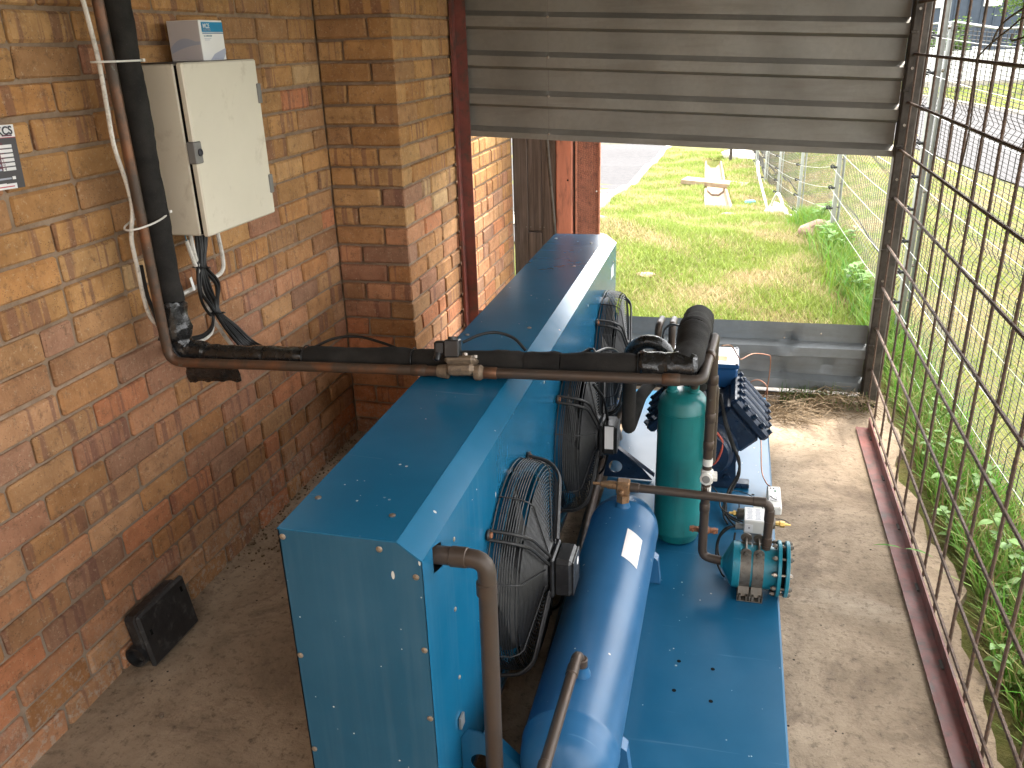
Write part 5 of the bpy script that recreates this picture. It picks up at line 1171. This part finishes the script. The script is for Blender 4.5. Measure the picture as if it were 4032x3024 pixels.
H = RNG.uniform(.02, .065, len(X)) * (1 + .25 * np.clip((Y - 8) / 6, 0, 1.4)) * (1 - .35 * np.clip(patch(X, Y) - .2, 0, 1)); W = .0045 + .0007 * Y
stuff(tag(blades('lawn_grass', X, Y, terr(X, Y) - .004, H, W, gcol(X, Y, .12), 1.2), 'patchy green and straw coloured lawn grass beyond the low sheet', 'grass'))
n = 90000
Y = RNG.uniform(1.2, 30, n) ** 1.0; X = fx(np.minimum(Y, 23)) + .05 + (3.7 - 1.0) * RNG.uniform(0, 1, n)
H = RNG.uniform(.02, .06, n); stuff(tag(blades('verge_grass', X, Y, terr(X, Y) - .004, H, .006 + .0006 * Y, gcol(X, Y, .45, .8), 1.2), 'dry thin verge grass between the fence and the right road', 'grass'))
n = 26000
X = RNG.uniform(10.25, 24, n); Y = RNG.uniform(10, 85, n); stuff(tag(blades('bank_grass', X, Y, terr(X, Y) - .01, RNG.uniform(.06, .2, n), .03 + .0008 * Y, gcol(X, Y, -.1, .3), 1.0), 'green bank grass across the right road', 'grass'))
# tall green grass along the fence foot and the grille
n = 9000
Y = RNG.uniform(1.0, 5.0, n); X = RNG.uniform(.86, 1.15, n); X = np.maximum(X, .875 + .03 * np.sin(Y * 5.1)); Hh = RNG.uniform(.05, .19, n)
u_ = RNG.uniform(0, 1, n); c = np.stack([.12 + .26 * u_ ** 2, .21 + .17 * RNG.uniform(0, 1, n), .035 + .10 * u_ ** 2], 1)
stuff(tag(blades('long_grass', X, Y, terr(X, Y) - .01, Hh, RNG.uniform(.004, .009, n), c, 1.0, 2), 'long green grass between the rebar grille and the fence', 'grass'))
n = 7000
Y = RNG.normal(0, 1, n); Y = np.where(RNG.uniform(0, 1, n) < .6, RNG.uniform(4.7, 7.9, n), 8.9 + Y * .35); X = fx(Y) - np.abs(RNG.normal(0, .10, n)) - .02
c = np.stack([RNG.uniform(.12, .22, n), RNG.uniform(.23, .34, n), RNG.uniform(.03, .07, n)], 1)
stuff(tag(blades('fence_foot_grass', X, Y, terr(X, Y) - .01, RNG.uniform(.06, .24, n), RNG.uniform(.006, .012, n), c, .8, 2), 'tall bright grass growing along the fence foot', 'grass'))
# broad-leaved weeds
def leaf_geo(mb, cols, p_, d, up, L, Wd, col):
    """pointed leaf, folded on its midrib and drooping"""
    d = d.normalized(); s_ = d.cross(up).normalized(); u_ = s_.cross(d).normalized(); b = len(mb.v)
    st_ = [(0, .0, 0), (.25, .40, .02), (.55, .50, .0), (.8, .28, -.06), (1.0, 0, -.14)]
    pts = []
    for t, w_, dz in st_:
        m_ = p_ + d * L * t + u_ * L * dz
        pts.append([m_ - s_ * Wd * w_ + u_ * Wd * .16 * (w_ > 0), m_, m_ + s_ * Wd * w_ + u_ * Wd * .16 * (w_ > 0)])
    V = [q_ for r_ in pts for q_ in r_]; F = []
    for i in range(4):
        for j in range(2): F.append((i * 3 + j, i * 3 + j + 1, (i + 1) * 3 + j + 1, (i + 1) * 3 + j))
    mb.add(V, F); cols += [col] * len(V)
def tinted(mb, cols, name, mat, par):
    o = mb.build(name, mat, par, ang=60); at = o.data.color_attributes.new('tint', 'FLOAT_COLOR', 'POINT')
    at.data.foreach_set('color', np.concatenate([np.array(cols), np.ones((len(cols), 1))], 1).astype(np.float32).ravel()); return o
def weed(x, y, h, nl, L, label, rg_):
    z = TZ1(x, y) - .01; t = thing('broadleaf_weed', label, 'weed', (x, y, z), 'broad leaved weeds outside the grille'); mb = MB(); cols = []; sm = MB()
    for k in range(max(2, nl // 7)):
        a_ = rg_.uniform(0, 6.28); tip = Vector((x + math.cos(a_) * h * .5, y + math.sin(a_) * h * .5, z + h * rg_.uniform(.6, 1.05))); b_ = Vector((x, y, z)); md = b_.lerp(tip, .5) + Vector((0, 0, h * .15))
        path = smooth_path([b_, md, tip], 5); sm.tube(path, .0022, 5)
        for q in range(7):
            p_ = path[min(len(path) - 1, 2 + q + (q > 3))]; aa = rg_.uniform(0, 6.28); dd = Vector((math.cos(aa), math.sin(aa), rg_.uniform(-.1, .5))); g_ = rg_.uniform(.75, 1.25); LL = L * rg_.uniform(.6, 1.15)
            leaf_geo(mb, cols, p_, dd, Vector((0, 0, 1)), LL, LL * rg_.uniform(.42, .62), (.17 * g_, .31 * g_, .07 * g_))
    sm.build('stem', plain('weed_stem', (.10, .16, .04), .6) if 'weed_stem' not in bpy.data.materials else bpy.data.materials['weed_stem'], t); tinted(mb, cols, 'leaves', M_leaf, t)
rg_ = random.Random(11)
WD = [(.93, 1.75, .20, 21, 0.061, 'low leafy weed at the bottom right corner behind the grille'), (.98, 2.02, .24, 28, 0.068, 'large leafy weed right of the grille foot near the bottom'), (.90, 2.25, .16, 21, 0.058, 'small weed against the broken slab edge'), (1.02, 2.38, .26, 28, 0.072, 'tall weed with broad leaves near the fence by the bottom right'),
      (.93, 2.62, .20, 21, 0.061, 'weed beside the broken concrete notch'), (1.03, 2.85, .22, 21, 0.061, 'weed below the ochre stone near the fence'), (.90, 3.02, .17, 21, 0.054, 'weed touching the slab edge past the middle of the grille'), (.98, 3.35, .20, 21, 0.058, 'weed between the ochre stone and the square post'), (.92, 3.65, .18, 21, 0.050, 'weed near the far end of the slab edge'), (.97, 4.0, .18, 14, 0.050, 'last weed before the square post')]
for a_ in WD: weed(*a_, rg_)
for x, y, lb in ((.80, 8.75, 'bushy bright weed between the second and third fence posts'), (.87, 7.3, 'bright weed in front of the second fence post'), (.93, 6.0, 'bright weed at the fence foot near the grille post')): weed(x, y, .32, 35, .11, lb, rg_)
o = MB(); cols = []
leaf_geo(o, cols, Vector((.66, 2.78, .066)), Vector((.6, -.5, .25)), Vector((0, 0, 1)), .11, .012, (.12, .30, .05)); leaf_geo(o, cols, Vector((.66, 2.78, .066)), Vector((-.9, .1, .06)), Vector((0, 0, 1)), .10, .010, (.12, .30, .05))
lf = tinted(o, cols, 'grass_sprig', M_leaf, None); tag(lf, 'single green grass sprig lying over the red angle iron', 'sprig')
# dry straw at the slab end
mb = MB()
for k in range(460):
    c1 = random.random() < .45; x = random.gauss(.34, .06) if c1 else random.gauss(.56, .09); y = random.gauss(4.02, .07) if c1 else random.gauss(4.13, .06); x = min(max(x, .235), .74); y = min(y, 4.235)
    a_ = random.uniform(0, 6.28); L = random.uniform(.06, .20); hz = random.uniform(.004, .07 if c1 else .10) * math.exp(-abs(y - 4.12) * 3)
    p0 = Vector((x, y, max(.004, hz))); d = Vector((math.cos(a_), math.sin(a_) * .6, 0)) * L; p2 = p0 + d; p2.z = max(.004, hz * random.uniform(.1, 1.3)); p2.y = min(p2.y, 4.245)
    mb.tube([p0, (p0 + p2) / 2 + Vector((random.uniform(-.02, .02), random.uniform(-.02, .02), random.uniform(.0, .035))), p2], random.uniform(.0009, .0018), 3, False)
stuff(tag(mb.build('dry_straw', plain('dry_straw', (.205, .145, .082), .8, var=.35, scale=30), base=(.45, 4.1, 0)), 'tangle of dry straw piled against the low sheet', 'straw'))
n = 260
X = RNG.uniform(.30, .72, n); Y = RNG.uniform(4.12, 4.24, n); c = np.stack([RNG.uniform(.07, .16, n), RNG.uniform(.14, .22, n), RNG.uniform(.02, .05, n)], 1)
stuff(tag(blades('sheet_foot_grass', X, Y, X * 0 + .002, RNG.uniform(.04, .14, n), RNG.uniform(.003, .005, n), c, 1.0, 2), 'sparse green grass sprouting at the foot of the dented sheet', 'grass'))
# debris in the corner by the cabinet
mb = MB()
for k in range(260):
    t = random.random(); x = -1.70 + random.random() ** 2 * .16; y = 2.25 + t * 1.1; s_ = random.uniform(.002, .007); mb.box((x, y, s_ * .4), (s_ * random.uniform(.6, 1.6), s_, s_ * .8), Matrix.Rotation(random.uniform(0, 3), 3, 'Z'))
stuff(tag(mb.build('floor_debris', M_soil, base=(-1.66, 2.7, 0), smooth=False), 'crumbs of mortar and dirt along the wall foot', 'debris'))

# ------------------------------------------------------------------ across the right road
def tree(x, y, h, cr, label, nl=2600, dense=1.0):
    z = TZ1(x, y); t = thing('tree', label, 'tree', (x, y, z), 'trees across the right road'); rg2 = random.Random(int(x * 7 + y)); tr = MB()
    trunk = smooth_path([(x, y, z - .1), (x + .1, y, z + h * .25), (x - .05, y + .1, z + h * .5), (x + .05, y, z + h * .8)], 5); tr.tube(trunk, .1, 8, True, [.035 * h * (1 - .75 * i / (len(trunk) - 1)) for i in range(len(trunk))])
    cl = []
    for k in range(11):
        a_ = rg2.uniform(0, 6.28); b_ = trunk[rg2.randrange(5, len(trunk))]; e = b_ + Vector((math.cos(a_) * cr * rg2.uniform(.4, .95), math.sin(a_) * cr * rg2.uniform(.4, .95), h * rg2.uniform(-.02, .26))); cl.append(e); tr.tube([b_, b_.lerp(e, .5) + Vector((0, 0, .1)), e], .02, 5, True, [.012 * h, .008 * h, .003 * h])
    tr.build('trunk', M_bark, t); n = nl; pts = []
    for i in range(n):
        c_ = rg2.choice(cl); r_ = cr * rg2.uniform(.05, .48); v_ = Vector((rg2.gauss(0, 1), rg2.gauss(0, 1), rg2.gauss(0, .8))).normalized(); pts.append(c_ + v_ * r_)
    mb = MB(); cols = []
    for p_ in pts:
        a_ = Vector((rg2.uniform(-1, 1), rg2.uniform(-1, 1), rg2.uniform(-1, 1))).normalized(); u_, q_ = perp(a_); s_ = rg2.uniform(.07, .15); mb.add([p_ - u_ * s_, p_ + q_ * s_ * .5, p_ + u_ * s_, p_ - q_ * s_ * .5], [(0, 1, 2, 3)]); g_ = rg2.uniform(.6, 1.3); cols += [(.075 * g_, .13 * g_, .025 * g_)] * 4
    tinted(mb, cols, 'crown', M_leaf, t)
tree(14.2, 46, 3.2, 1.9, 'dark round tree beside the white wall seen through the fence', 3600); tree(18.5, 52, 4.2, 2.4, 'larger tree at the right edge behind the fence'); tree(20, 70, 6.0, 3.0, 'pale tree in front of the blue building'); tree(27, 76, 6.5, 3.4, 'tall tree right of the blue building'); tree(12.6, 66, 3.4, 1.8, 'small tree at the left end of the white wall')
ww = thing('white_wall', 'white boundary wall beyond the road behind the fence mesh', 'wall', (15.5, 56, TZ1(15.5, 56)))
z = TZ1(15.5, 56)
for k in range(5): MB().box((11.6 + k * 2.2, 56, z + .85), (2.04, .16, 1.9)).build('panel', M_white, ww, smooth=False); MB().box((10.5 + k * 2.2, 56, z + .95), (.3, .3, 2.1)).build('pier', M_white, ww, smooth=False)
MB().box((15.6, 55.9, z + .05), (11, .3, .3)).build('plinth', M_kerb, ww, smooth=False)
bl = thing('cladding_building', 'blue grey clad building at the top right corner', 'building', (28, 100, TZ1(28, 100)))
z = TZ1(28, 100)
MB().box((29, 104, z + 4.5), (26, 8, 9.2)).build('wall', M_bluefar, bl, smooth=False)
for k in range(22): MB().box((16.6 + k * 1.2, 99.95, z + 4.5), (.10, .14, 9.1)).build('cladding_rib', M_bluefar, bl, smooth=False)
for k in range(5): MB().box((18.5 + k * 5, 99.9, z + 6), (1.6, .2, 2.2)).build('window', M_white, bl, smooth=False)
MB().box((29, 104, z + 9.3), (26.6, 8.6, .3)).build('roof', M_white, bl, smooth=False)
ob = thing('road_barrier', 'orange and white plastic marker post at the road edge behind the square post', 'marker', (4.42, 24.7, TZ1(4.42, 24.7)))
z = TZ1(4.42, 24.7); MB().lathe((4.42, 24.7, z), (0, 0, 1), [(0, .16), (.05, .16), (.06, .07), (.55, .06), (.56, 0)], 16).build('body', M_orange, ob); MB().lathe((4.42, 24.7, z + .30), (0, 0, 1), [(0, .0685), (.10, .067)], 16).build('band', M_white, ob)
